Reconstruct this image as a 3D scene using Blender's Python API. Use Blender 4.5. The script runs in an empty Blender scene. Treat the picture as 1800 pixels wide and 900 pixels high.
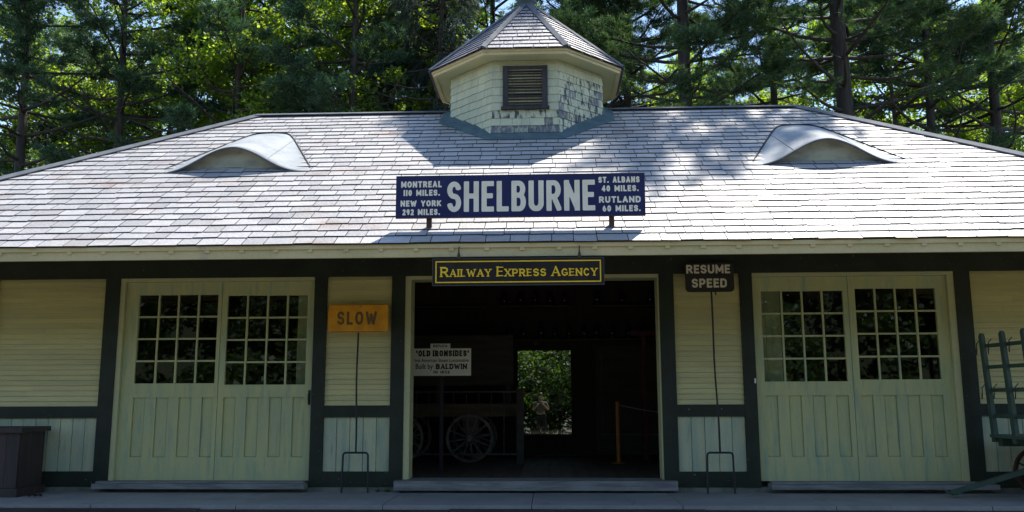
import bpy, bmesh, math, random
import numpy as np
from mathutils import Vector, Matrix

random.seed(7)
RNG = np.random.default_rng(11)
SC = bpy.context.scene
COL = SC.collection
R = math.radians

# ------------------------------------------------------------------ camera
cam_d = bpy.data.cameras.new('camera')
cam = bpy.data.objects.new('camera', cam_d)
COL.objects.link(cam)
SC.camera = cam
cam_d.sensor_width = 36.0
cam_d.lens = 36.0 * 1528.8 / 1800.0
cam_d.shift_y = 3.2 / 1800.0
cam_d.clip_start = 0.1
cam_d.clip_end = 2000
_yaw, _pit, _rol = R(2.444), R(9.019), R(-0.191)
_F = Vector((-math.sin(_yaw) * math.cos(_pit), math.cos(_yaw) * math.cos(_pit), math.sin(_pit)))
_Rv = Vector((math.cos(_yaw), math.sin(_yaw), 0))
_U = _Rv.cross(_F)
_r3 = _Rv * math.cos(_rol) + _U * math.sin(_rol)
_u3 = _U * math.cos(_rol) - _Rv * math.sin(_rol)
_m = Matrix((( _r3.x, _u3.x, -_F.x, 0.187), (_r3.y, _u3.y, -_F.y, -10.867), (_r3.z, _u3.z, -_F.z, 1.182), (0, 0, 0, 1)))
cam.matrix_world = _m

# ------------------------------------------------------------------ sky + sun
SUN_DIR = Vector((0.319, 0.498, 1.19)).normalized()
SUN_EL = math.asin(SUN_DIR.z)
SUN_AZ = math.atan2(SUN_DIR.x, SUN_DIR.y)
world = bpy.data.worlds.new('World')
SC.world = world
world.use_nodes = True
wn = world.node_tree.nodes
sky = wn.new('ShaderNodeTexSky')
sky.sky_type = 'NISHITA'
sky.sun_disc = False
sky.sun_elevation = SUN_EL
sky.sun_rotation = SUN_AZ
sky.air_density = 1.0
sky.dust_density = 0.3
sky.ozone_density = 1.8
world.node_tree.links.new(sky.outputs[0], wn['Background'].inputs[0])
wn['Background'].inputs[1].default_value = 0.125
sun_d = bpy.data.lights.new('sun', 'SUN')
sun_d.energy = 4.2
sun_d.angle = R(0.53)
sun_d.color = (1.0, 0.95, 0.87)
sun = bpy.data.objects.new('sun', sun_d)
sun.rotation_euler = SUN_DIR.to_track_quat('Z', 'Y').to_euler()
sun.location = (10, 15, 40)
COL.objects.link(sun)

SC.view_settings.view_transform = 'Standard'
SC.view_settings.look = 'None'
SC.view_settings.gamma = 1.0
SC.view_settings.exposure = 1.20
SC.view_settings.use_curve_mapping = False
SC.render.engine = 'CYCLES'
SC.cycles.max_bounces = 8
SC.cycles.transparent_max_bounces = 12
SC.cycles.use_denoising = True

# ------------------------------------------------------------------ materials
def mat(name, c1, c2=None, scale=6.0, stretch=(1, 1, 1), lo=0.42, hi=0.62, rough=0.6, bump=0.0, bscale=None,
        metal=0.0, island=0.0, spec=0.4, c3=None, scale3=1.3, lo3=0.5, hi3=0.7, stretch3=(1, 1, 1), grain=0.0, hue=0.0, rvar=0.0):
    m = bpy.data.materials.new(name)
    m.use_nodes = True
    nt = m.node_tree
    N, L = nt.nodes, nt.links
    b = N['Principled BSDF']
    b.inputs['Roughness'].default_value = rough
    b.inputs['Metallic'].default_value = metal
    b.inputs['Specular IOR Level'].default_value = spec
    tc = N.new('ShaderNodeTexCoord')
    def noise(sc, st, detail=6.0, rgh=0.6):
        mp = N.new('ShaderNodeMapping')
        mp.inputs['Scale'].default_value = st
        L.new(tc.outputs['Object'], mp.inputs['Vector'])
        n = N.new('ShaderNodeTexNoise')
        n.inputs['Scale'].default_value = sc
        n.inputs['Detail'].default_value = detail
        n.inputs['Roughness'].default_value = rgh
        L.new(mp.outputs[0], n.inputs['Vector'])
        return n.outputs['Fac']
    def ramp(f, a, z):
        r = N.new('ShaderNodeMapRange')
        r.inputs['From Min'].default_value = a
        r.inputs['From Max'].default_value = z
        L.new(f, r.inputs['Value'])
        return r.outputs[0]
    def mix(f, a, c):
        x = N.new('ShaderNodeMix')
        x.data_type = 'RGBA'
        if isinstance(f, float): x.inputs[0].default_value = f
        else: L.new(f, x.inputs[0])
        for i, v in ((6, a), (7, c)):
            if isinstance(v, tuple): x.inputs[i].default_value = (*v[:3], 1)
            else: L.new(v, x.inputs[i])
        return x.outputs[2]
    col = None
    if c2 is not None:
        col = mix(ramp(noise(scale, stretch), lo, hi), c1, c2)
    if c3 is not None:
        col = mix(ramp(noise(scale3, stretch3), lo3, hi3), col if col is not None else c1, c3)
    if island or hue or grain:
        h = N.new('ShaderNodeHueSaturation')
        if col is None: h.inputs['Color'].default_value = (*c1, 1)
        else: L.new(col, h.inputs['Color'])
        g = N.new('ShaderNodeNewGeometry')
        v = None
        if island:
            r = N.new('ShaderNodeMapRange')
            r.inputs['To Min'].default_value = 1 - island
            r.inputs['To Max'].default_value = 1 + island
            L.new(g.outputs['Random Per Island'], r.inputs['Value'])
            v = r.outputs[0]
        if grain:
            r2 = N.new('ShaderNodeMapRange')
            r2.inputs['From Min'].default_value = 0.3
            r2.inputs['From Max'].default_value = 0.7
            r2.inputs['To Min'].default_value = 1 - grain
            r2.inputs['To Max'].default_value = 1 + grain
            L.new(noise(40.0, stretch, 3.0), r2.inputs['Value'])
            if v is None: v = r2.outputs[0]
            else:
                mm = N.new('ShaderNodeMath'); mm.operation = 'MULTIPLY'
                L.new(v, mm.inputs[0]); L.new(r2.outputs[0], mm.inputs[1]); v = mm.outputs[0]
        if v is not None: L.new(v, h.inputs['Value'])
        if hue:
            mm = N.new('ShaderNodeMath'); mm.operation = 'MULTIPLY'; mm.inputs[1].default_value = 7.31
            L.new(g.outputs['Random Per Island'], mm.inputs[0])
            fr = N.new('ShaderNodeMath'); fr.operation = 'FRACT'
            L.new(mm.outputs[0], fr.inputs[0])
            r3 = N.new('ShaderNodeMapRange')
            r3.inputs['To Min'].default_value = 0.5 - hue
            r3.inputs['To Max'].default_value = 0.5 + hue
            L.new(fr.outputs[0], r3.inputs['Value'])
            L.new(r3.outputs[0], h.inputs['Hue'])
        col = h.outputs[0]
    if col is None: b.inputs['Base Color'].default_value = (*c1, 1)
    else: L.new(col, b.inputs['Base Color'])
    if rvar:
        r4 = N.new('ShaderNodeMapRange')
        r4.inputs['From Min'].default_value = 0.3; r4.inputs['From Max'].default_value = 0.7
        r4.inputs['To Min'].default_value = rough - rvar; r4.inputs['To Max'].default_value = rough + rvar
        L.new(noise(3.0, (1, 1, 1)), r4.inputs['Value']); L.new(r4.outputs[0], b.inputs['Roughness'])
    if bump:
        bp = N.new('ShaderNodeBump')
        bp.inputs['Strength'].default_value = bump
        bp.inputs['Distance'].default_value = 0.02
        L.new(noise(bscale or scale * 3, stretch, 8.0), bp.inputs['Height'])
        L.new(bp.outputs[0], b.inputs['Normal'])
    return m

def leaf_mat(name, c, t, island=0.35, hue=0.02, tr=0.5, rough=0.55):
    m = bpy.data.materials.new(name)
    m.use_nodes = True
    N, L = m.node_tree.nodes, m.node_tree.links
    out = N['Material Output']
    N.remove(N['Principled BSDF'])
    g = N.new('ShaderNodeNewGeometry')
    def hs(col):
        h = N.new('ShaderNodeHueSaturation')
        h.inputs['Color'].default_value = (*col, 1)
        r = N.new('ShaderNodeMapRange')
        r.inputs['To Min'].default_value = 1 - island
        r.inputs['To Max'].default_value = 1 + island
        L.new(g.outputs['Random Per Island'], r.inputs['Value'])
        L.new(r.outputs[0], h.inputs['Value'])
        mm = N.new('ShaderNodeMath'); mm.operation = 'MULTIPLY'; mm.inputs[1].default_value = 9.7
        L.new(g.outputs['Random Per Island'], mm.inputs[0])
        fr = N.new('ShaderNodeMath'); fr.operation = 'FRACT'
        L.new(mm.outputs[0], fr.inputs[0])
        r3 = N.new('ShaderNodeMapRange')
        r3.inputs['To Min'].default_value = 0.5 - hue
        r3.inputs['To Max'].default_value = 0.5 + hue
        L.new(fr.outputs[0], r3.inputs['Value'])
        L.new(r3.outputs[0], h.inputs['Hue'])
        return h.outputs[0]
    d = N.new('ShaderNodeBsdfDiffuse'); L.new(hs(c), d.inputs['Color'])
    tl = N.new('ShaderNodeBsdfTranslucent'); L.new(hs(t), tl.inputs['Color'])
    mx = N.new('ShaderNodeMixShader'); mx.inputs[0].default_value = tr
    L.new(d.outputs[0], mx.inputs[1]); L.new(tl.outputs[0], mx.inputs[2])
    gl = N.new('ShaderNodeBsdfGlossy'); gl.inputs['Roughness'].default_value = rough
    gl.inputs['Color'].default_value = (0.9, 0.95, 1.0, 1)
    m2 = N.new('ShaderNodeMixShader'); m2.inputs[0].default_value = 0.04
    L.new(mx.outputs[0], m2.inputs[1]); L.new(gl.outputs[0], m2.inputs[2])
    L.new(m2.outputs[0], out.inputs['Surface'])
    return m

def pane_mat(name, ior=1.7, tint=(0.85, 0.88, 0.86)):
    m = bpy.data.materials.new(name)
    m.use_nodes = True
    N, L = m.node_tree.nodes, m.node_tree.links
    out = N['Material Output']
    N.remove(N['Principled BSDF'])
    t = N.new('ShaderNodeBsdfTransparent'); t.inputs['Color'].default_value = (*tint, 1)
    gl = N.new('ShaderNodeBsdfGlossy'); gl.inputs['Roughness'].default_value = 0.015
    n = N.new('ShaderNodeTexNoise'); n.inputs['Scale'].default_value = 2.2; n.inputs['Detail'].default_value = 2
    tc = N.new('ShaderNodeTexCoord'); L.new(tc.outputs['Object'], n.inputs['Vector'])
    bp = N.new('ShaderNodeBump'); bp.inputs['Strength'].default_value = 0.02; bp.inputs['Distance'].default_value = 0.02
    L.new(n.outputs['Fac'], bp.inputs['Height']); L.new(bp.outputs[0], gl.inputs['Normal'])
    fr = N.new('ShaderNodeFresnel'); fr.inputs['IOR'].default_value = ior
    mx = N.new('ShaderNodeMixShader')
    L.new(fr.outputs[0], mx.inputs[0]); L.new(t.outputs[0], mx.inputs[1]); L.new(gl.outputs[0], mx.inputs[2])
    L.new(mx.outputs[0], out.inputs['Surface'])
    return m

CREAM = (0.62, 0.56, 0.265)
PALE = (0.37, 0.44, 0.31)
M = {}
M['siding'] = mat('cream clapboard paint', CREAM, (0.53, 0.49, 0.255), 2.5, (0.6, 1, 6), 0.4, 0.65, 0.55, 0.12, 14, island=0.07, grain=0.06,
                  c3=(0.43, 0.45, 0.28), scale3=1.1, lo3=0.55, hi3=0.8, stretch3=(1, 1, 2.5))
M['wains'] = mat('weathered cream boards', (0.50, 0.51, 0.32), PALE, 3.0, (3.2, 1, 0.6), 0.38, 0.62, 0.6, 0.35, 16, island=0.09, grain=0.07,
                 c3=(0.22, 0.29, 0.24), scale3=5, lo3=0.60, hi3=0.76, stretch3=(2.5, 1, 0.5))
M['door'] = mat('cream green door paint', (0.53, 0.52, 0.245), (0.42, 0.465, 0.26), 2.4, (4, 1, 0.6), 0.38, 0.66, 0.5, 0.25, 14, grain=0.05,
                c3=(0.25, 0.35, 0.26), scale3=3.6, lo3=0.55, hi3=0.76, stretch3=(4.5, 1, 0.5))
M['casing'] = mat('cream casing paint', (0.54, 0.51, 0.26), (0.44, 0.46, 0.27), 2.0, (1, 1, 1), 0.4, 0.7, 0.5, 0.2, 16, grain=0.05)
M['trim'] = mat('dark green trim paint', (0.018, 0.024, 0.015), (0.025, 0.033, 0.022), 3, (1, 1, 1), 0.4, 0.6, 0.5, 0.25, 18, spec=0.3,
                c3=(0.30, 0.32, 0.27), scale3=20, lo3=0.685, hi3=0.70)
M['fascia'] = mat('cream fascia paint', (0.62, 0.51, 0.27), (0.54, 0.46, 0.23), 1.2, (1.2, 1, 1), 0.45, 0.6, 0.55, 0.25, 12, grain=0.06,
                  c3=(0.38, 0.34, 0.24), scale3=4.5, lo3=0.64, hi3=0.78, stretch3=(1, 1, 1))
M['slate'] = mat('roof slate', (0.34, 0.328, 0.318), (0.395, 0.375, 0.352), 9, (1, 1, 1), 0.35, 0.7, 0.5, 0.45, 26, island=0.17, hue=0.018, spec=0.5, grain=0.09,
                 c3=(0.29, 0.20, 0.155), scale3=1.5, lo3=0.545, hi3=0.80, stretch3=(0.7, 1.6, 1.6), rvar=0.10)
M['slateedge'] = mat('dirty slate edge', (0.035, 0.033, 0.034), (0.06, 0.055, 0.05), 8, rough=0.9, spec=0.1)  # joint dirt; also paints shade along the lower edge of each course
M['cupslate'] = mat('cupola slate', (0.125, 0.128, 0.150), (0.165, 0.16, 0.178), 8, (1, 1, 1), 0.35, 0.7, 0.5, 0.4, 24, island=0.25, hue=0.02, spec=0.5, grain=0.08)  # darkened slate, tree shade on the cupola roof is put into its colour
M['lead'] = mat('grey hip metal', (0.10, 0.108, 0.12), (0.14, 0.148, 0.16), 5, (1, 1, 1), 0.4, 0.6, 0.8, 0.1, spec=0.1)
M['blueflash'] = mat('blue green copper', (0.085, 0.125, 0.135), (0.12, 0.165, 0.17), 6, (1, 1, 1), 0.4, 0.65, 0.85, 0.2, spec=0.1)
M['dormer'] = mat('grey white dormer sheet', (0.33, 0.35, 0.355), (0.25, 0.27, 0.28), 2.6, (1, 1, 1), 0.42, 0.60, 0.75, 0.22, 9, spec=0.2, grain=0.06,
                  c3=(0.32, 0.325, 0.32), scale3=1.6, lo3=0.5, hi3=0.8)
M['dormface'] = mat('weathered dormer face', (0.44, 0.42, 0.30), (0.30, 0.285, 0.22), 4, (1, 1, 2), 0.42, 0.62, 0.65, 0.2)
M['tar'] = mat('black tar seam', (0.015, 0.015, 0.018), rough=0.7)
M['shingle'] = mat('cream wall shingle', (0.56, 0.55, 0.36), (0.50, 0.50, 0.34), 4, (1, 1, 0.4), 0.4, 0.6, 0.6, 0.35, 20, island=0.07, grain=0.07)
M['shingleworn'] = mat('peeling wall shingle', (0.55, 0.54, 0.36), (0.085, 0.082, 0.092), 9, (1.8, 1.8, 0.5), 0.50, 0.57, 0.65, 0.4, 20, island=0.08, grain=0.08)
M['shinglegrey'] = mat('bare grey shingle', (0.17, 0.168, 0.185), (0.42, 0.41, 0.30), 9, (2.5, 2.5, 0.5), 0.47, 0.60, 0.7, 0.4, 20, island=0.3, grain=0.12)
M['louver'] = mat('grey louver wood', (0.052, 0.046, 0.046), (0.032, 0.030, 0.032), 5, (3, 1, 1), 0.4, 0.6, 0.7)
M['weatherwood'] = mat('grey weathered wood', (0.27, 0.262, 0.245), (0.16, 0.157, 0.15), 4, (0.6, 5, 5), 0.4, 0.62, 0.7, 0.4, 14, grain=0.1)
M['concrete'] = mat('concrete slab', (0.29, 0.285, 0.27), (0.225, 0.225, 0.215), 1.6, (1, 1, 1), 0.38, 0.65, 0.75, 0.15, 30, grain=0.07, island=0.05,
                    c3=(0.14, 0.145, 0.14), scale3=3.5, lo3=0.63, hi3=0.8)
M['foundation'] = mat('stained foundation', (0.22, 0.21, 0.16), (0.12, 0.13, 0.09), 5, (1, 1, 1), 0.4, 0.65, 0.8, 0.3)
M['tie'] = mat('dark timber edge', (0.035, 0.026, 0.022), (0.06, 0.045, 0.038), 4, (0.5, 4, 4), 0.4, 0.6, 0.8, 0.4)
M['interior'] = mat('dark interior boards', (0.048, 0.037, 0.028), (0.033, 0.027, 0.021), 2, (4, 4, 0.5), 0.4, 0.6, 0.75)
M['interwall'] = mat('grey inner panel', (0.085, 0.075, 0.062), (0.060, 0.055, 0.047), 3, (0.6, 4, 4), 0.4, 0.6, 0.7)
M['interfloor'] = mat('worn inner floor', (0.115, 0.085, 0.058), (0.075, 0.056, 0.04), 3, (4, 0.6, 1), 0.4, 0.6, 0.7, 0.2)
M['pane'] = pane_mat('window pane')
M['oldpane'] = pane_mat('dusty pane', 1.6, (0.36, 0.37, 0.34))  # dark tint puts the dimness of the view into the glass colour
M['navy'] = mat('navy enamel', (0.0065, 0.0065, 0.068), (0.010, 0.010, 0.085), 3, (1, 1, 1), 0.4, 0.6, 0.32, 0.03, c3=(0.16, 0.05, 0.012), scale3=9, lo3=0.70, hi3=0.76, stretch3=(1, 1, 0.35))
M['enamel'] = mat('white enamel letters', (0.90, 0.82, 0.66), (0.85, 0.76, 0.58), 4, (1, 1, 1), 0.45, 0.65, 0.5, spec=0.25, c3=(0.45, 0.26, 0.09), scale3=6.5, lo3=0.645, hi3=0.80, stretch3=(1.5, 1, 0.4))
M['rust'] = mat('rusty iron', (0.085, 0.040, 0.028), (0.05, 0.028, 0.024), 14, (1, 1, 1), 0.4, 0.6, 0.75, 0.3)
M['bluedark'] = mat('dark slate sign paint', (0.030, 0.025, 0.022), (0.038, 0.032, 0.028), 5, (1, 1, 1), 0.4, 0.6, 0.9, spec=0.08)
M['signedge'] = mat('sign edge paint', (0.075, 0.072, 0.08), rough=0.9, spec=0.08)
M['yellow'] = mat('yellow letter paint', (0.88, 0.56, 0.015), (0.78, 0.48, 0.015), 9, (1, 1, 1), 0.45, 0.65, 0.5)
M['orange'] = mat('faded orange sign', (0.80, 0.35, 0.008), (0.66, 0.27, 0.008), 6, (1, 1, 1), 0.42, 0.62, 0.5, 0.1, c3=(0.20, 0.075, 0.015), scale3=20, lo3=0.67, hi3=0.74)
M['browntext'] = mat('brown worn letters', (0.13, 0.085, 0.035), (0.20, 0.11, 0.03), 16, (1, 1, 1), 0.45, 0.6, 0.6)
M['signblack'] = mat('black sign face', (0.020, 0.019, 0.020), (0.028, 0.026, 0.025), 6, (1, 1, 1), 0.4, 0.6, 0.45)
M['greytext'] = mat('grey reflective letters', (0.82, 0.75, 0.60), (0.72, 0.65, 0.50), 14, (1, 1, 1), 0.4, 0.6, 0.5, c3=(0.30, 0.14, 0.04), scale3=9, lo3=0.68, hi3=0.75)
M['iron'] = mat('dark iron', (0.028, 0.028, 0.034), (0.05, 0.04, 0.04), 20, (1, 1, 1), 0.45, 0.65, 0.6, metal=0.2)
M['railiron'] = mat('greyed iron', (0.12, 0.113, 0.105), (0.08, 0.075, 0.07), 12, rough=0.5)
M['card'] = mat('white sign card', (0.86, 0.83, 0.72), (0.81, 0.77, 0.65), 3, (1, 1, 1), 0.4, 0.65, 0.6)
M['ink'] = mat('black ink', (0.012, 0.012, 0.014), rough=0.6)
M['wagonwood'] = mat('old wagon wood', (0.17, 0.125, 0.09), (0.11, 0.085, 0.062), 3, (0.6, 4, 4), 0.4, 0.6, 0.7)
M['wheelwood'] = mat('pale wheel wood', (0.27, 0.24, 0.21), (0.18, 0.16, 0.14), 8, (1, 1, 1), 0.4, 0.6, 0.6)
M['orangepost'] = mat('orange post paint', (0.62, 0.22, 0.05), (0.5, 0.18, 0.04), 6, (1, 1, 1), 0.4, 0.6, 0.5)
M['rope'] = mat('grey rope', (0.35, 0.33, 0.30), rough=0.9)
M['redwood'] = mat('dark red wood', (0.14, 0.03, 0.018), (0.10, 0.025, 0.015), 4, (1, 1, 1), 0.4, 0.6, 0.6)
M['lantern'] = mat('dark lantern tin', (0.03, 0.03, 0.032), rough=0.3, metal=0.6)
M['globe'] = mat('smoky lantern glass', (0.03, 0.032, 0.035), rough=0.08, spec=0.9)
M['planter'] = mat('dark brown boards', (0.050, 0.036, 0.033), (0.032, 0.024, 0.024), 3, (5, 5, 0.6), 0.4, 0.62, 0.6, 0.3, 14, island=0.15, grain=0.1)
M['soil'] = mat('dark soil', (0.02, 0.016, 0.012), rough=0.95)
M['cartgreen'] = mat('cart green paint', (0.055, 0.095, 0.068), (0.040, 0.070, 0.052), 4, (1, 1, 1), 0.4, 0.62, 0.55, 0.2, c3=(0.10, 0.11, 0.09), scale3=11, lo3=0.68, hi3=0.76)
M['cartred'] = mat('cart red wheel paint', (0.070, 0.022, 0.018), (0.045, 0.018, 0.015), 8, (1, 1, 1), 0.4, 0.6, 0.6)
M['white'] = mat('white plastic', (0.7, 0.7, 0.68), rough=0.5)
M['bark'] = mat('pine bark', (0.052, 0.042, 0.035), (0.028, 0.023, 0.020), 5, (2.2, 2.2, 0.5), 0.4, 0.6, 0.85, 0.8, 9)
M['barkpale'] = mat('grey bark', (0.11, 0.10, 0.085), (0.06, 0.052, 0.045), 5, (2.2, 2.2, 0.6), 0.4, 0.6, 0.85, 0.6, 9)
M['needle'] = leaf_mat('pine needles', (0.045, 0.098, 0.032), (0.085, 0.165, 0.032), 0.45, 0.02, 0.42)
M['needleblue'] = leaf_mat('blue pine needles', (0.036, 0.090, 0.040), (0.062, 0.140, 0.038), 0.45, 0.02, 0.40)
M['needledark'] = leaf_mat('dark drooping needles', (0.030, 0.055, 0.030), (0.06, 0.09, 0.025), 0.40, 0.03, 0.35)
M['maple'] = leaf_mat('maple leaves', (0.055, 0.11, 0.018), (0.40, 0.57, 0.032), 0.40, 0.025, 0.55)
M['woodleaf'] = leaf_mat('woodland leaves', (0.045, 0.085, 0.020), (0.22, 0.34, 0.030), 0.45, 0.035, 0.5)
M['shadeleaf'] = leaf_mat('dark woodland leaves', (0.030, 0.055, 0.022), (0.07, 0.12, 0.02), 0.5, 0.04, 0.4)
M['shrubleaf'] = leaf_mat('shrub leaves', (0.050, 0.105, 0.020), (0.13, 0.24, 0.025), 0.40, 0.025, 0.5)
M['frontleaf'] = leaf_mat('leaves across the track', (0.036, 0.075, 0.018), (0.10, 0.18, 0.022), 0.40, 0.03, 0.45)
M['ground'] = mat('grass and gravel', (0.095, 0.085, 0.058), (0.125, 0.112, 0.085), 0.7, (1, 1, 1), 0.42, 0.6, 0.9, 0.4, 9, c3=(0.06, 0.05, 0.035), scale3=0.25, lo3=0.5, hi3=0.7)
M['hillgrass'] = mat('shaded bank grass', (0.022, 0.040, 0.012), (0.035, 0.045, 0.018), 1.5, rough=0.95)
M['shirt'] = mat('pale shirt cloth', (0.13, 0.115, 0.10), rough=0.8)
M['trousers'] = mat('dark trouser cloth', (0.02, 0.02, 0.025), rough=0.8)
M['skin'] = mat('skin', (0.42, 0.26, 0.19), rough=0.5)
M['hair'] = mat('dark hair', (0.03, 0.022, 0.018), rough=0.5)
M['deadleaf'] = mat('brown dead leaf', (0.05, 0.028, 0.02), (0.03, 0.02, 0.016), 20, rough=0.8)
M['brass'] = mat('brown door plate', (0.20, 0.09, 0.03), rough=0.5)

# ------------------------------------------------------------------ mesh helpers
class MB:
    def __init__(s):
        s.v = []; s.f = []
    def poly(s, pts):
        i = len(s.v); s.v += [tuple(p) for p in pts]; s.f.append(tuple(range(i, i + len(pts))))
    def box(s, x0, x1, y0, y1, z0, z1):
        i = len(s.v)
        s.v += [(x0, y0, z0), (x1, y0, z0), (x1, y1, z0), (x0, y1, z0), (x0, y0, z1), (x1, y0, z1), (x1, y1, z1), (x0, y1, z1)]
        s.f += [tuple(i + k for k in q) for q in ((0, 3, 2, 1), (4, 5, 6, 7), (0, 1, 5, 4), (1, 2, 6, 5), (2, 3, 7, 6), (3, 0, 4, 7))]
        return s
    def hexa(s, p):
        """8 points, bottom ring then top ring"""
        i = len(s.v); s.v += [tuple(q) for q in p]
        s.f += [tuple(i + k for k in q) for q in ((0, 3, 2, 1), (4, 5, 6, 7), (0, 1, 5, 4), (1, 2, 6, 5), (2, 3, 7, 6), (3, 0, 4, 7))]
        return s
    def bar(s, a, b, w, h, up=(0, 0, 1)):
        a = Vector(a); b = Vector(b); d = (b - a).normalized()
        u = Vector(up)
        if abs(d.dot(u)) > 0.98: u = Vector((0, 1, 0))
        sx = d.cross(u).normalized() * (w / 2); sz = sx.cross(d).normalized() * (h / 2)
        return s.hexa([a - sx - sz, a + sx - sz, a + sx + sz, a - sx + sz, b - sx - sz, b + sx - sz, b + sx + sz, b - sx + sz])
    def tube(s, pts, rad, n=8, cap=True):
        pts = [Vector(p) for p in pts]
        if not hasattr(rad, '__len__'): rad = [rad] * len(pts)
        i0 = len(s.v)
        ref = None
        for k, p in enumerate(pts):
            d = (pts[min(k + 1, len(pts) - 1)] - pts[max(k - 1, 0)])
            d = d.normalized() if d.length > 1e-9 else Vector((0, 0, 1))
            if ref is None:
                ref = Vector((1, 0, 0)) if abs(d.x) < 0.8 else Vector((0, 1, 0))
            x = (ref - d * ref.dot(d)).normalized(); ref = x
            y = d.cross(x)
            for j in range(n):
                t = 2 * math.pi * j / n
                s.v.append(tuple(p + (x * math.cos(t) + y * math.sin(t)) * rad[k]))
        for k in range(len(pts) - 1):
            for j in range(n):
                a = i0 + k * n + j; b = i0 + k * n + (j + 1) % n
                s.f.append((a, b, b + n, a + n))
        if cap:
            s.f.append(tuple(i0 + j for j in range(n))[::-1])
            s.f.append(tuple(i0 + (len(pts) - 1) * n + j for j in range(n)))
        return s
    def lathe(s, prof, c=(0, 0, 0), n=16):
        i0 = len(s.v)
        for r, z in prof:
            for j in range(n):
                t = 2 * math.pi * j / n
                s.v.append((c[0] + r * math.cos(t), c[1] + r * math.sin(t), c[2] + z))
        for k in range(len(prof) - 1):
            for j in range(n):
                a = i0 + k * n + j; b = i0 + k * n + (j + 1) % n
                s.f.append((a, b, b + n, a + n))
        s.f.append(tuple(i0 + j for j in range(n))[::-1])
        s.f.append(tuple(i0 + (len(prof) - 1) * n + j for j in range(n)))
        return s
    def ring(s, c, axis, r0, r1, w, n=28):
        """annulus of width w along the axis ('y' or 'x')"""
        i0 = len(s.v)
        for j in range(n):
            t = 2 * math.pi * j / n
            for rr, ww in ((r0, -w / 2), (r1, -w / 2), (r1, w / 2), (r0, w / 2)):
                if axis == 'y': s.v.append((c[0] + rr * math.cos(t), c[1] + ww, c[2] + rr * math.sin(t)))
                else: s.v.append((c[0] + ww, c[1] + rr * math.cos(t), c[2] + rr * math.sin(t)))
        for j in range(n):
            a = i0 + 4 * j; b = i0 + 4 * ((j + 1) % n)
            for k in range(4):
                s.f.append((a + k, a + (k + 1) % 4, b + (k + 1) % 4, b + k))
        return s
    def build(s, name, m, parent=None, smooth=False, loc=None):
        me = bpy.data.meshes.new(name)
        me.from_pydata(s.v, [], s.f)
        bm = bmesh.new(); bm.from_mesh(me)
        bmesh.ops.recalc_face_normals(bm, faces=bm.faces)
        bm.to_mesh(me); bm.free()
        me.materials.append(m)
        if smooth:
            for p in me.polygons: p.use_smooth = True
        o = bpy.data.objects.new(name, me)
        COL.objects.link(o)
        if parent is not None: o.parent = parent
        if loc is not None: o.location = loc
        return o

def empty(name, loc=(0, 0, 0), rz=0.0):
    o = bpy.data.objects.new(name, None)
    o.empty_display_size = 0.2
    COL.objects.link(o)
    o.location = loc; o.rotation_euler = (0, 0, rz)
    return o

def tag(o, label=None, cat=None, group=None, kind=None):
    if label: o['label'] = label
    if cat: o['category'] = cat
    if group: o['group'] = group
    if kind: o['kind'] = kind
    return o

def np_mesh(name, V, F, m, parent=None, smooth=False):
    """V (n,3), F (k,3 or 4) arrays"""
    me = bpy.data.meshes.new(name)
    V = np.asarray(V, np.float32); F = np.asarray(F, np.int32)
    me.vertices.add(len(V)); me.vertices.foreach_set('co', V.ravel())
    k = F.shape[1]
    me.loops.add(F.size); me.loops.foreach_set('vertex_index', F.ravel())
    me.polygons.add(len(F)); me.polygons.foreach_set('loop_start', np.arange(0, F.size, k, dtype=np.int32))
    if smooth: me.polygons.foreach_set('use_smooth', np.ones(len(F), bool))
    me.update(calc_edges=True); me.validate()
    me.materials.append(m)
    o = bpy.data.objects.new(name, me)
    COL.objects.link(o)
    if parent is not None: o.parent = parent
    return o

def copy_tree(o, parent=None):
    c = o.copy(); COL.objects.link(c)
    if parent is not None: c.parent = parent
    for ch in list(o.children): copy_tree(ch, c)
    return c

# ------------------------------------------------------------------ lettering: strokes -> filled outline
def arc(cx, cy, rx, ry, a0, a1, n=12):
    return [(cx + rx * math.cos(R(a0 + (a1 - a0) * i / n)), cy + ry * math.sin(R(a0 + (a1 - a0) * i / n))) for i in range(n + 1)]

def bowl(y0, y1, rx=0.45, x1=1.0):
    ry = (y1 - y0) / 2
    q = min(ry, 0.27)
    return [(0, y1)] + arc(x1 - rx, y1 - q, rx, q, 90, 0, 7) + arc(x1 - rx, y0 + q, rx, q, 0, -90, 7) + [(0, y0)]

def oval(q):
    return arc(.5, 1 - q, .5, q, 180, 0, 12) + arc(.5, q, .5, q, 0, -180, 12) + [(0, 1 - q)]

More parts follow.
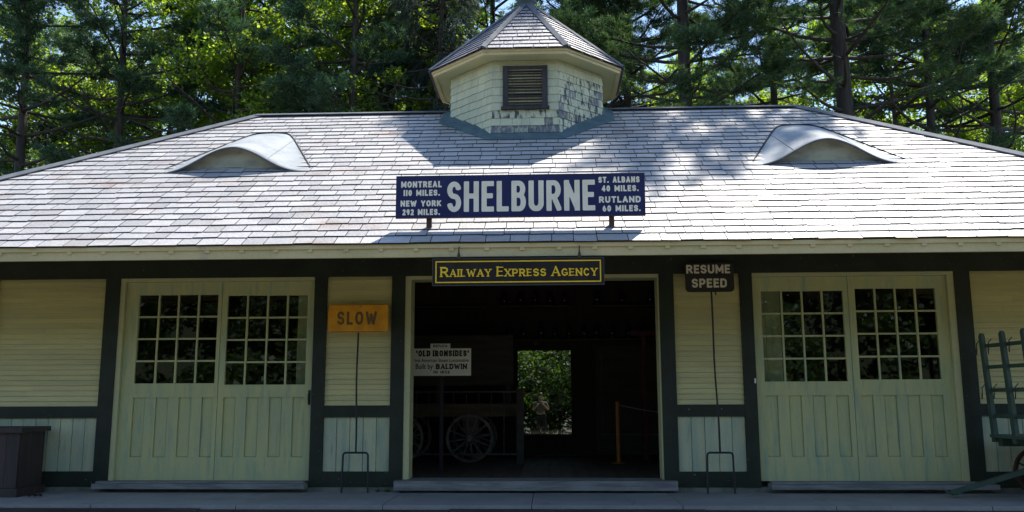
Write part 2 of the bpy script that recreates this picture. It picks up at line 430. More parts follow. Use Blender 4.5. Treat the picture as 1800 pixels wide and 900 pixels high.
def glyphs(q):
    g = {}
    L = lambda *p: ('l', list(p)); C = lambda p: ('c', p)
    g['A'] = (.80, [L((0, 0), (.5, 1)), L((.5, 1), (1, 0)), L((.2, .3), (.8, .3))], [(0, 0), (1, 0)])
    g['B'] = (.72, [L((0, 0), (0, 1)), C(bowl(.53, 1, .4, .94)), C(bowl(0, .53, .42))], [(0, 0), (0, 1)])
    g['C'] = (.74, [C(arc(.5, 1 - q, .5, q, 32, 180, 12) + arc(.5, q, .5, q, 180, 328, 12))], [])
    g['D'] = (.74, [L((0, 0), (0, 1)), C(bowl(0, 1, .55))], [(0, 0), (0, 1)])
    g['E'] = (.62, [L((0, 0), (0, 1)), L((0, 1), (1, 1)), L((0, .52), (.85, .52)), L((0, 0), (1, 0))], [(0, 0), (0, 1)])
    g['G'] = (.78, [C(arc(.5, 1 - q, .5, q, 32, 180, 12) + arc(.5, q, .5, q, 180, 345, 12)), L((1, .18), (1, .42)), L((1, .42), (.6, .42))], [])
    g['H'] = (.75, [L((0, 0), (0, 1)), L((1, 0), (1, 1)), L((0, .52), (1, .52))], [(0, 0), (0, 1), (1, 0), (1, 1)])
    g['I'] = (0, [L((.5, 0), (.5, 1))], [(.5, 0), (.5, 1)])
    g['K'] = (.76, [L((0, 0), (0, 1)), L((0, .38), (1, 1)), L((.33, .58), (1, 0))], [(0, 0), (0, 1)])
    g['L'] = (.60, [L((0, 0), (0, 1)), L((0, 0), (1, 0))], [(0, 0), (0, 1)])
    g['M'] = (.92, [L((0, 0), (0, 1)), L((0, 1), (.5, .25)), L((.5, .25), (1, 1)), L((1, 1), (1, 0))], [(0, 0), (1, 0)])
    g['N'] = (.78, [L((0, 0), (0, 1)), L((0, 1), (1, 0)), L((1, 0), (1, 1))], [(0, 0), (1, 1)])
    g['O'] = (.78, [C(oval(q))], [])
    g['P'] = (.70, [L((0, 0), (0, 1)), C(bowl(.42, 1))], [(0, 0), (0, 1)])
    g['R'] = (.74, [L((0, 0), (0, 1)), C(bowl(.46, 1, .45, .95)), L((.5, .46), (1, 0))], [(0, 0), (0, 1), (1, 0)])
    s = arc(.5, .76, .5, .24, 5, 180, 10) + arc(.5, .76, .5, .25, 180, 262, 5) + arc(.5, .26, .5, .26, 82, 0, 5) + arc(.5, .25, .5, .25, 0, -175, 10)
    g['S'] = (.70, [C(s)], [])
    g['T'] = (.70, [L((.5, 0), (.5, 1)), L((0, 1), (1, 1))], [(.5, 0)])
    g['U'] = (.75, [C([(0, 1), (0, q)] + arc(.5, q, .5, q, 180, 360, 14) + [(1, 1)])], [(0, 1), (1, 1)])
    g['W'] = (1.08, [L((0, 1), (.25, 0)), L((.25, 0), (.5, .8)), L((.5, .8), (.75, 0)), L((.75, 0), (1, 1))], [(0, 1), (1, 1)])
    g['X'] = (.76, [L((0, 0), (1, 1)), L((0, 1), (1, 0))], [(0, 0), (1, 0), (0, 1), (1, 1)])
    g['Y'] = (.78, [L((0, 1), (.5, .45)), L((1, 1), (.5, .45)), L((.5, .5), (.5, 0))], [(0, 1), (1, 1), (.5, 0)])
    g['0'] = (.62, [C(oval(.45))], [])
    g['1'] = (0, [L((.5, 0), (.5, 1))], [(.5, 0)])
    g['2'] = (.62, [C(arc(.5, .74, .5, .26, 170, -30, 10) + [(0, 0)]), L((0, 0), (1, 0))], [])
    g['3'] = (.62, [C(arc(.47, .76, .47, .24, 165, -90, 10)), C(arc(.5, .26, .5, .26, 90, -165, 10))], [])
    g['4'] = (.68, [L((.72, 0), (.72, 1)), L((.72, 1), (0, .28)), L((0, .28), (1, .28))], [])
    g['6'] = (.62, [C(arc(.5, .3, .5, .3, 0, 360, 20)), C([(0, .3), (.08, .65), (.35, .92), (.75, 1)])], [])
    g['8'] = (.62, [C(arc(.5, .76, .44, .24, 0, 360, 18)), C(arc(.5, .27, .5, .27, 0, 360, 18))], [])
    g['9'] = (.62, [C(arc(.5, .7, .5, .3, 0, 360, 20)), C([(1, .7), (.92, .35), (.65, .08), (.25, 0)])], [])
    g['.'] = (0, [L((.5, 0), (.5, .001))], [])
    g['"'] = (.3, [L((.1, .75), (.1, 1)), L((.9, .75), (.9, 1))], [])
    return g

def text_into(mb, s, x0, x1, z0, h, y, t=0.2, gap=0.16, space=0.45, q=0.45, serif=0.0, scales=None, yplane=None, res=26, thin=1.0):
    """fills mb with the outline of s between x0 and x1, base line z0, cap height h, on the plane y"""
    G = glyphs(q)
    scales = scales or [1.0] * len(s)
    T = t * h
    S = serif * h
    fixed = 0.0; flex = 0.0
    for ch, k in zip(s, scales):
        if ch == ' ': flex += space * h; continue
        w = G[ch][0] * h * k
        if w == 0: fixed += T
        else: flex += w
        fixed += 2 * S * 0.55
    flex += gap * h * (len(s) - 1)
    fx = (x1 - x0 - fixed) / flex
    x = x0
    for ch, k in zip(s, scales):
        if ch == ' ':
            x += (space + gap) * h * fx; continue
        W, strokes, sf = G[ch]
        H = h * k
        x += S * 0.55
        w = T if W == 0 else W * h * k * fx
        tt = T * (0.5 + 0.5 * k)
        segs = []
        for kind, pts in strokes:
            P = [(tt / 2 + u * (w - tt), tt / 2 + v * (H - tt)) for u, v in pts]
            for i in range(len(P) - 1):
                a, b = P[i], P[i + 1]
                horiz = abs(a[1] - b[1]) < 1e-6 and kind == 'l'
                wd = tt * (thin if horiz else 1.0)
                if serif and kind == 'l' and abs(a[0] - b[0]) > .05 * w and abs(a[1] - b[1]) > .05 * H:
                    wd = tt * (1.0 if (b[0] - a[0]) * (b[1] - a[1]) < 0 else 0.62)
                segs.append((a, b, wd, tt / 2 if kind == 'l' or ch == 'U' else 0.0))
            if kind == 'c':
                for p in P[1:-1]: segs.append((p, p, tt, None))
        for u, v in (sf if serif else []):
            cx, cz = tt / 2 + u * (w - tt), (tt * .28 if v == 0 else H - tt * .28)
            segs.append(((cx - tt / 2 - S, cz), (cx + tt / 2 + S, cz), tt * .56, 0.0))
        n = res
        cs = H / n
        gx0 = -S - cs; nx = int(math.ceil((w + 2 * S + 2 * cs) / cs)) + 1
        gz0 = -cs; nz = n + 3
        xs = gx0 + np.arange(nx) * cs; zs = gz0 + np.arange(nz) * cs
        X, Z = np.meshgrid(xs, zs)
        D = np.full(X.shape, 1e9)
        for a, b, wd, e in segs:
            if e is None:
                d = np.hypot(X - a[0], Z - a[1]) - wd / 2
            else:
                dx, dz = b[0] - a[0], b[1] - a[1]; Ln = math.hypot(dx, dz)
                if Ln < 1e-9: continue
                dx /= Ln; dz /= Ln
                al = (X - a[0]) * dx + (Z - a[1]) * dz; pe = np.abs(-(X - a[0]) * dz + (Z - a[1]) * dx)
                d = np.maximum(np.abs(al - Ln / 2) - Ln / 2 - e, pe - wd / 2)
            D = np.minimum(D, d)
        D = np.maximum(D, np.maximum(np.maximum(-S - X, X - w - S), np.maximum(-Z, Z - H)) )
        D = np.where(np.abs(D) < 1e-7, 1e-7, D)
        ins = D < 0
        for j in range(nz - 1):
            run = None
            for i in range(nx):
                full = i < nx - 1 and ins[j, i] and ins[j, i + 1] and ins[j + 1, i] and ins[j + 1, i + 1]
                if full:
                    if run is None: run = i
                    continue
                if run is not None:
                    mb.poly([(x + xs[run], y, z0 + zs[j]), (x + xs[i], y, z0 + zs[j]), (x + xs[i], y, z0 + zs[j + 1]), (x + xs[run], y, z0 + zs[j + 1])])
                    run = None
                if i == nx - 1: break
                cor = [(i, j), (i + 1, j), (i + 1, j + 1), (i, j + 1)]
                pts = []
                for c in range(4):
                    i0, j0 = cor[c]; i1, j1 = cor[(c + 1) % 4]
                    d0, d1 = D[j0, i0], D[j1, i1]
                    if d0 < 0: pts.append((xs[i0], zs[j0]))
                    if (d0 < 0) != (d1 < 0):
                        f = d0 / (d0 - d1)
                        pts.append((xs[i0] + f * (xs[i1] - xs[i0]), zs[j0] + f * (zs[j1] - zs[j0])))
                if len(pts) >= 3:
                    mb.poly([(x + p[0], y, z0 + p[1]) for p in pts])
        x += w + S * 0.55 + gap * h * fx
    return mb

def plain_text(name, body, x0, x1, z0, z1, y, m, parent):
    """small lettering in the built-in face, stretched to its place"""
    cu = bpy.data.curves.new(name, 'FONT')
    cu.body = body; cu.size = 1.0; cu.offset = 0.012; cu.resolution_u = 3
    tmp = bpy.data.objects.new('tmp', cu); COL.objects.link(tmp)
    dg = bpy.context.evaluated_depsgraph_get()
    me = bpy.data.meshes.new_from_object(tmp.evaluated_get(dg))
    bpy.data.objects.remove(tmp)
    n = len(me.vertices); co = np.empty(n * 3, np.float32); me.vertices.foreach_get('co', co); co = co.reshape(-1, 3)
    a, b = co.min(0), co.max(0)
    nc = np.empty_like(co)
    nc[:, 0] = x0 + (co[:, 0] - a[0]) / (b[0] - a[0]) * (x1 - x0)
    nc[:, 1] = y
    nc[:, 2] = z0 + (co[:, 1] - a[1]) / (b[1] - a[1]) * (z1 - z0)
    me.vertices.foreach_set('co', nc.ravel()); me.update()
    me.materials.clear(); me.materials.append(m)
    me.name = name
    o = bpy.data.objects.new(name, me); COL.objects.link(o); o.parent = parent
    return o

# ================================================================== SETTING
gz = -0.45
g = MB(); g.poly([(-500, -500, gz), (500, -500, gz), (500, 500, gz), (-500, 500, gz)])
tag(g.build('ground', M['ground']), kind='structure')

hl = MB(); hx = np.linspace(-90, 90, 31); hy = np.linspace(0, 1, 9); hi0 = 0  # added bank behind the camera, blocks sky gaps in the window reflections
for a in hx:
    for b in hy:
        hl.v.append((float(a), float(-33 - 45 * b), gz - .05 + 12 * (3 * b * b - 2 * b ** 3) ** .6 + .5 * math.sin(a * .3) * b))
for i in range(30):
    for j in range(8): k = i * 9 + j; hl.f.append((k, k + 1, k + 10, k + 9))
tag(hl.build('hill', M['hillgrass'], smooth=True), kind='structure')
pf = MB()
xj = -14.42
while xj < 12.5:
    w = 1.6
    pf.box(xj + 0.004, xj + w - 0.004, -1.306, 0.10, -0.10, 0.03 + random.uniform(-0.002, 0.002))
    xj += w
tag(pf.build('platform', M['concrete']), kind='structure')
ck = MB()
for pts in ([(-3.42, -.05), (-3.30, -.22), (-3.36, -.42), (-3.55, -.60), (-3.70, -.92)], [(1.05, -1.28), (1.10, -1.0), (1.02, -.74)], [(4.3, -.9), (4.12, -.72), (3.8, -.66), (3.62, -.5)]):
    for (xa, ya), (xb, yb2) in zip(pts[:-1], pts[1:]):
        n_ = 5
        for q_ in range(n_):
            f0, f1 = q_ / n_, (q_ + 1) / n_
            a_ = (xa + (xb - xa) * f0 + .008 * math.sin(31 * f0 + xa * 9), ya + (yb2 - ya) * f0); b_ = (xa + (xb - xa) * f1 + .008 * math.sin(31 * f1 + xa * 9), ya + (yb2 - ya) * f1)
            ck.poly([(a_[0] - .003, a_[1], .0355), (a_[0] + .003, a_[1], .0355), (b_[0] + .003, b_[1], .0355), (b_[0] - .003, b_[1], .0355)])
tag(ck.build('platform_crack', M['tie']), kind='structure')
pb = MB()
pb.box(-14.42, 12.8, -1.29, 0.09, gz - 0.02, -0.102)
tag(pb.build('platform_base', M['tie']), kind='structure')
pe = MB()
xj = -14.42
while xj < 12.5:
    pe.box(xj + .003, xj + 2.7, -1.40, -1.312, gz - 0.02, -0.012 + random.uniform(-.006, .006)); xj += 2.705
tag(pe.build('platform_edging', M['tie']), kind='structure')

# ================================================================== STATION
st = empty('train_station', (0, 0, 0))
tag(st, 'cream and dark green wooden railway station with slate hip roof, eyebrow dormers and cupola', 'station')
XL, XR, YB = -7.05, 6.62, 4.9
T_B, T_T = 0.085, 2.69            # foot and head of the posts

# --- foundation, posts, beam, rails
MB().box(XL, XR, 0.012, 0.16, gz, T_B).build('foundation', M['foundation'], st)
for a, b in ((-5.506, -5.314), (-2.791, -2.629), (-1.801, -1.629), (1.558, 1.741), (2.56, 2.715), (5.181, 5.373)):
    MB().box(a, b, 0.0, 0.15, T_B, T_T).build('post', M['trim'], st)
MB().box(XL, XR, -0.004, 0.15, T_T, 3.30).build('beam', M['trim'], st)
for a in (XL - 0.02, XR - 0.12):
    MB().box(a, a + 0.14, 0.0, 0.15, T_B, T_T).build('corner_post', M['trim'], st)
BAYS = [(XL + 0.12, -5.506), (-2.629, -1.801), (1.741, 2.56), (5.373, XR - 0.12)]
for a, b in BAYS:
    MB().box(a, b, 0.004, 0.15, 0.925, 1.07).build('rail', M['trim'], st)
    MB().box(a, b, 0.004, 0.15, T_B, 0.27).build('baseboard', M['trim'], st)
    # clapboards: each course leans out at its foot
    s = MB(); z = 1.07; e = 0.0655
    while z < T_T - 0.003:
        z1 = min(z + e, T_T)
        j = random.uniform(-0.0015, 0.0015)
        cuts = [a]
        if b - a > 1.0 and random.random() < .6: cuts.append(random.uniform(a + .3, b - .3))
        cuts.append(b)
        for c0, c1 in zip(cuts[:-1], cuts[1:]):
            s.hexa([(c0 + .0008, 0.026 + j, z), (c1 - .0008, 0.026 + j, z), (c1 - .0008, 0.09, z), (c0 + .0008, 0.09, z),
                    (c0 + .0008, 0.046 + j, z1), (c1 - .0008, 0.046 + j, z1), (c1 - .0008, 0.09, z1), (c0 + .0008, 0.09, z1)])
        z += e
    s.build('siding', M['siding'], st)
    s = MB(); n = max(1, round((b - a) / 0.166)); w = (b - a) / n
    for i in range(n):
        j = random.uniform(-0.003, 0.003)
        s.box(a + i * w + 0.004, a + (i + 1) * w - 0.004, 0.03 + j, 0.09, 0.27, 0.925)
    s.box(a, b, 0.05, 0.085, 0.271, 0.924)
    s.build('wainscot', M['wains'], st)
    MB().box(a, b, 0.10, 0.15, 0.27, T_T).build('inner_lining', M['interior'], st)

# --- freight doors
def freight_door(x0, x1, wx0, wx1, wz0, wz1, boards, yf, handle_x=None):
    d = MB()
    zb, zt = 0.155, 2.64
    # stiles and rails around the glazing, built as butted pieces
    d.box(x0, wx0, yf, yf + 0.05, zb, zt)
    d.box(wx1, x1, yf, yf + 0.05, zb, zt)
    d.box(wx0, wx1, yf, yf + 0.05, wz1, zt)
    d.box(wx0, wx1, yf, yf + 0.05, 1.175, wz0)
    d.box(wx0, wx1, yf, yf + 0.05, zb, 0.44)
    leaf = d.build('freight_door', M['door'], st)
    pb = MB(); n = boards; w = (wx1 - wx0) / n
    for i in range(n):
        up = 0.010 if i % 2 else 0.026
        zz = 0.44 if i % 2 else 0.452
        pb.box(wx0 + i * w + .005, wx0 + (i + 1) * w - .005, yf + up, yf + 0.045, zz, 1.175)
    pb.box(wx0, wx1, yf + .034, yf + .042, 0.441, 1.174)
    pb.build('door_boards', M['door'], leaf)
    mu = MB(); cw = (wx1 - wx0) / 4; ch = (wz1 - wz0) / 4; h = 0.011
    for i in range(1, 4):
        k = random.uniform(-.003, .003)
        mu.box(wx0 + i * cw - h + k, wx0 + i * cw + h + k, yf + 0.008, yf + 0.04, wz0, wz1)
    for jj in range(1, 4):
        for i in range(4):
            mu.box(wx0 + i * cw + (h + .004 if i else 0), wx0 + (i + 1) * cw - (h + .004 if i < 3 else 0), yf + 0.010, yf + 0.038, wz0 + jj * ch - h, wz0 + jj * ch + h)
    mu.build('muntins', M['door'], leaf)
    p = MB()
    for jj in range(4):
        for i in range(4):
            # old panes sit at slightly different angles in their putty
            tx, tz = random.uniform(-.0022, .0022), random.uniform(-.0022, .0022)
            a0, a1, c0, c1 = wx0 + i * cw, wx0 + (i + 1) * cw, wz0 + jj * ch, wz0 + (jj + 1) * ch
            p.poly([(a0, yf + .026 - tx - tz, c0), (a1, yf + .026 + tx - tz, c0), (a1, yf + .026 + tx + tz, c1), (a0, yf + .026 - tx + tz, c1)])
    p.build('window_pane', M['pane'], leaf)
    if handle_x is not None:
        hb = MB(); hb.box(handle_x - .014, handle_x + .014, yf - .012, yf, 1.08, 1.26); hb.tube([(handle_x, yf - .012, 1.11), (handle_x, yf - .05, 1.14), (handle_x, yf - .05, 1.20), (handle_x, yf - .012, 1.23)], .008, 6)
        hb.build('door_handle', M['iron'], leaf)
    return leaf

freight_door(-5.25, -4.003, -5.085, -4.050, 1.352, 2.478, 7, 0.06)
freight_door(-3.997, -2.792, -3.925, -2.890, 1.332, 2.462, 7, 0.06, handle_x=-2.83)
freight_door(2.716, 3.897, 2.830, 3.836, 1.345, 2.462, 7, 0.06)
freight_door(3.903, 5.10, 3.985, 4.968, 1.365, 2.485, 7, 0.06)
for x0, x1, side in ((-5.314, -2.791, -1), (2.715, 5.181, 1)):
    c = MB()
    c.box(x0, x1, 0.012, 0.15, 2.642, T_T - .002)
    if side < 0: c.box(x0, -5.252, 0.014, 0.14, T_B + .07, 2.641)
    else: c.box(5.102, x1, 0.014, 0.14, T_B + .07, 2.641)
    c.build('door_casing', M['casing'], st)
c = MB()
c.box(-1.629, -1.555, 0.012, 0.30, 0.175, 2.642)
c.box(1.541, 1.558, 0.012, 0.30, 0.175, 2.642)
c.box(-1.629, 1.558, 0.012, 0.30, 2.643, T_T - .002)
c.build('door_casing', M['casing'], st)
for x0, x1, y0, zt in ((-5.43, -2.80, -0.16, 0.135), (2.80, 5.44, -0.16, 0.133)):
    t = MB(); t.box(x0, x1, y0, 0.059, 0.075, zt); t.box(x0 + .02, x1 - .03, y0 + .06, 0.058, zt + .002, zt + .024)
    t.build('threshold', M['weatherwood'], st)
t = MB(); t.box(-1.71, 1.70, -0.15, 0.30, 0.06, 0.17); t.build('threshold', M['weatherwood'], st)
MB().box(2.686, 2.706, -0.012, 0.0, 1.325, 1.385).build('door_tag', M['white'], st)

# --- outer walls (sides, back) and the dark room inside
def wall_x(x0, x1):
    s = MB(); z = T_B
    sgn = -1 if x0 < 0 else 1
    while z < 3.4:
        z1 = z + .1
        xa = x0 if sgn < 0 else x1
        s.hexa([(xa, .15, z), (xa - sgn * .1, .15, z), (xa - sgn * .1, YB - .1, z), (xa, YB - .1, z),
                (xa - sgn * .016, .15, z1), (xa - sgn * .1, .15, z1), (xa - sgn * .1, YB - .1, z1), (xa - sgn * .016, YB - .1, z1)])
        z += .1
    return s.build('side_wall', M['siding'], st)
wall_x(XL, XL + .1); wall_x(XR - .1, XR)
bw = MB()
bw.box(XL, -0.47, YB - .1, YB, gz, 3.4); bw.box(0.64, XR, YB - .1, YB, gz, 3.4)
bw.box(-0.47, 0.64, YB - .1, YB, 2.08, 3.4); bw.box(-0.47, 0.64, YB - .1, YB, gz, .15)
bw.build('back_wall', M['siding'], st)
il = MB()
il.box(XL + .101, XL + .13, .16, YB - .14, .15, 3.2); il.box(XR - .13, XR - .101, .16, YB - .14, .15, 3.2)
il.box(XL + .131, -0.47, YB - .135, YB - .101, .15, 3.2); il.box(0.64, XR - .131, YB - .135, YB - .101, .15, 3.2)
il.box(-0.47, 0.64, YB - .135, YB - .101, 2.08, 3.2)
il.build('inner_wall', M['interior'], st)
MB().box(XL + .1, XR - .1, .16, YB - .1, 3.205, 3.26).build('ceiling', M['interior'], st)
fl = MB(); x = XL + .1
while x < XR - .12:
    fl.box(x + .002, x + .18, .302, YB - .1, .05, .148 + random.uniform(-.002, .002)); x += .182
fl.box(XL + .1, -1.72, .16, .30, .05, .148); fl.box(1.71, XR - .1, .16, .30, .05, .148)
fl.build('inner_floor', M['interfloor'], st)
# wide doors of the middle bay, slid aside behind the front wall
for x0, x1 in ((-3.09, -1.64), (1.60, 3.13)):
    s = MB(); n = 8; w = (x1 - x0) / n
    for i in range(n): s.box(x0 + i * w + .002, x0 + (i + 1) * w - .002, .335, .375, .16, 2.62)
    s.box(x0, x1, .312, .334, 1.05, 1.18); s.box(x0, x1, .312, .334, 2.48, 2.62)
    s.build('sliding_door', M['door'], st)
# back doors
bd = MB()
bd.box(-0.47, -0.385, YB - .09, YB - .03, .15, 2.08); bd.box(.562, .64, YB - .09, YB - .03, .15, 2.08)
bd.box(-0.385, .562, YB - .09, YB - .03, 1.985, 2.08); bd.box(-0.385, .562, YB - .09, YB - .03, .15, .51)
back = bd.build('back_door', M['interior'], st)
MB().box(-0.385, .562, YB - .115, YB - .09, .492, .512).build('sill', M['wheelwood'], back)
p = MB(); p.poly([(-.385, YB - .06, .51), (.562, YB - .06, .51), (.562, YB - .06, 1.985), (-.385, YB - .06, 1.985)]); p.build('window_pane', M['oldpane'], back)
MB().box(.395, .407, YB - .085, YB - .075, .512, 1.97).build('muntin', M['wheelwood'], back)
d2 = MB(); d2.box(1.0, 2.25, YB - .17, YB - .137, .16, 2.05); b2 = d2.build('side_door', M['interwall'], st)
q = MB(); q.box(1.05, 2.2, YB - .19, YB - .171, .50, .512); q.box(1.10, 1.108, YB - .185, YB - .171, .6, 1.9); q.build('door_strip', M['wheelwood'], b2)  # light slits at the edges of the dark door, painted as pale strips
MB().box(-.10, -.015, YB - .15, YB - .136, 2.085, 2.135).build('door_plate', M['brass'], st)
for xa, xb, zz in ((-.62, 2.25, 2.17), (-.72, .58, 2.765), (.95, 2.25, 2.765), (-2.6, -.95, 2.765)):
    MB().box(xa, xb, YB - .40, YB - .136, zz - .03, zz).build('shelf', M['interwall'], st)

# --- roof : slopes laid course by course
EZ, OV, SL = 2.765, 1.95, 0.655
CS = 1 / math.sqrt(1 + SL * SL); SN = SL * CS
LEN = (2.45 + OV) / CS
EXL, EXR = -4.46 - 4.4, 4.10 + 4.4
def slates(mb, org, u, v, n, length, left, right, expo=0.186, width=0.262, th=0.012, idx=None, jit=0.009):
    org, u, v, n = Vector(org), Vector(u), Vector(v), Vector(n)
    j = 0; y = -0.02
    while y < length - 0.02:
        e = expo
        y0 = y + random.uniform(-jit, jit); y1 = min(y + e * 1.22, length)
        L0, L1, R0, R1 = left(max(y0, 0)), left(y1), right(max(y0, 0)), right(y1)
        x = L0 - random.random() * width
        while x < R0:
            w = width * random.uniform(0.72, 1.28)
            a, b = x + .0045, x + w - .0045
            x += w
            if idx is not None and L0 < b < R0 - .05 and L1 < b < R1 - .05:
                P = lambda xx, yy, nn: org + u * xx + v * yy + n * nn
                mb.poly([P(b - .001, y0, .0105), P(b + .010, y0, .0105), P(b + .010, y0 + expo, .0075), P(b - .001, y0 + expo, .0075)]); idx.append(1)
            a0, b0 = max(a, L0), min(b, R0); a1, b1 = max(a, L1), min(b, R1)
            if b0 - a0 < .01: continue
            if b1 - a1 < .004: a1 = b1 = min(max((a1 + b1) / 2, L1), R1); b1 = a1 + .004
            d0 = random.uniform(-jit, jit); d1 = d0 + random.uniform(-jit, jit) * 1.1
            lift = random.uniform(0, .004)
            P = lambda xx, yy, nn: org + u * xx + v * yy + n * nn
            lo = .0185 + lift
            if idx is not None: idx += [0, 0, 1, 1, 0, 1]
            mb.hexa([P(a0, y0 + d0, lo - th), P(b0, y0 + d1, lo - th), P(b1, y1, -.006), P(a1, y1, -.006),
                     P(a0, y0 + d0, lo), P(b0, y0 + d1, lo), P(b1, y1, -.006 + th), P(a1, y1, -.006 + th)])
        y += e; j += 1
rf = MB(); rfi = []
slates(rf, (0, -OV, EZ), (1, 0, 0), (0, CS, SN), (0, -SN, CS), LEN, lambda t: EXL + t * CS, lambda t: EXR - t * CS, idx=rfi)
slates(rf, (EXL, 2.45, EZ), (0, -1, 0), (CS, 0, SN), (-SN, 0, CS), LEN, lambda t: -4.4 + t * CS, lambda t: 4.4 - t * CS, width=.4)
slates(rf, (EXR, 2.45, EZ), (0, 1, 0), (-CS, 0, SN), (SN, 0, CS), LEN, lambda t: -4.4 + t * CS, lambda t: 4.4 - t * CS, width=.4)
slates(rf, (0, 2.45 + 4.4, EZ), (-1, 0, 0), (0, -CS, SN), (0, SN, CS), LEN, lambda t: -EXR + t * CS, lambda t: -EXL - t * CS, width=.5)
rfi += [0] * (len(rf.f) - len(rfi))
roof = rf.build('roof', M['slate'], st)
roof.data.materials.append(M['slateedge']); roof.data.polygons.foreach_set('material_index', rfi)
dk = MB()
RZ = EZ + SL * 4.4
o_ = -.02
c0 = [(EXL, -OV, EZ + o_), (EXR, -OV, EZ + o_), (EXR, 6.85, EZ + o_), (EXL, 6.85, EZ + o_)]
ra, rb = (-4.46, 2.45, RZ + o_), (4.10, 2.45, RZ + o_)
for dz, ins in ((0, 0), (-.09, .10)):
    cc = [(EXL + ins, -OV + ins, EZ + o_ + dz), (EXR - ins, -OV + ins, EZ + o_ + dz), (EXR - ins, 6.85 - ins, EZ + o_ + dz), (EXL + ins, 6.85 - ins, EZ + o_ + dz)]
    a_, b_ = (-4.46, 2.45, RZ + o_ + dz - ins * SL), (4.10, 2.45, RZ + o_ + dz - ins * SL)
    dk.poly([cc[0], cc[1], b_, a_]); dk.poly([cc[2], cc[3], a_, b_]); dk.poly([cc[3], cc[0], a_]); dk.poly([cc[1], cc[2], b_])
dk.build('roof_sheathing', M['fascia'], roof)
cp = MB()
def cap(mb, a, b, w=.13, lift=.03, th=.012):
    a, b = Vector(a), Vector(b)
    d = (b - a).normalized(); sd = d.cross(Vector((0, 0, 1))).normalized()
    up = sd.cross(d).normalized()
    for s_ in (1, -1):
        p0 = up * lift; p1 = sd * s_ * w + up * (lift - w * .50)
        mb.hexa([a + p0, b + p0, b + p1, a + p1, a + p0 + up * th, b + p0 + up * th, b + p1 + up * th, a + p1 + up * th])
cap(cp, (-4.5, 2.45, RZ), (4.14, 2.45, RZ), .10, .034)
for (ex, ey, rx) in ((EXL, -OV, -4.46), (EXR, -OV, 4.10), (EXL, 6.85, -4.46), (EXR, 6.85, 4.10)):
    cap(cp, (ex, ey, EZ), (rx, 2.45, RZ), .11, .038)
cp.build('ridge_cap', M['lead'], roof)
# fascia with its row of small clips
fa = MB()
fa.box(EXL, EXR, -OV + .012, -OV + .05, 2.618, EZ - .012); fa.box(EXL, EXR, 6.80, 6.838, 2.618, EZ - .012)
fa.box(EXL + .012, EXL + .05, -OV + .051, 6.799, 2.618, EZ - .012); fa.box(EXR - .05, EXR - .012, -OV + .051, 6.799, 2.618, EZ - .012)
fa.box(EXL - .005, EXR + .005, -OV - .008, -OV + .011, EZ - .055, EZ - .012)
x = EXL + .2
while x < EXR - .1:
    k = random.uniform(-.01, .01)
    fa.box(x + k, x + k + .05, -OV - .004, -OV + .0118, EZ - .085 + k * .3, EZ - .0552); x += .372
fa.build('fascia', M['fascia'], st)
rft = MB(); x = EXL + .45
while x < EXR - .3:
    rft.hexa([(x, -OV + .30, EZ + .0), (x + .045, -OV + .30, EZ + .0), (x + .045, -.005, EZ - .20 + 1.945 * SL), (x, -.005, EZ - .20 + 1.945 * SL),
              (x, -OV + .30, EZ + .08), (x + .045, -OV + .30, EZ + .08), (x + .045, -.005, EZ - .116 + 1.945 * SL), (x, -.005, EZ - .116 + 1.945 * SL)]) if XL < x < XR else None
    x += .56
rft.build('rafters', M['fascia'], roof)

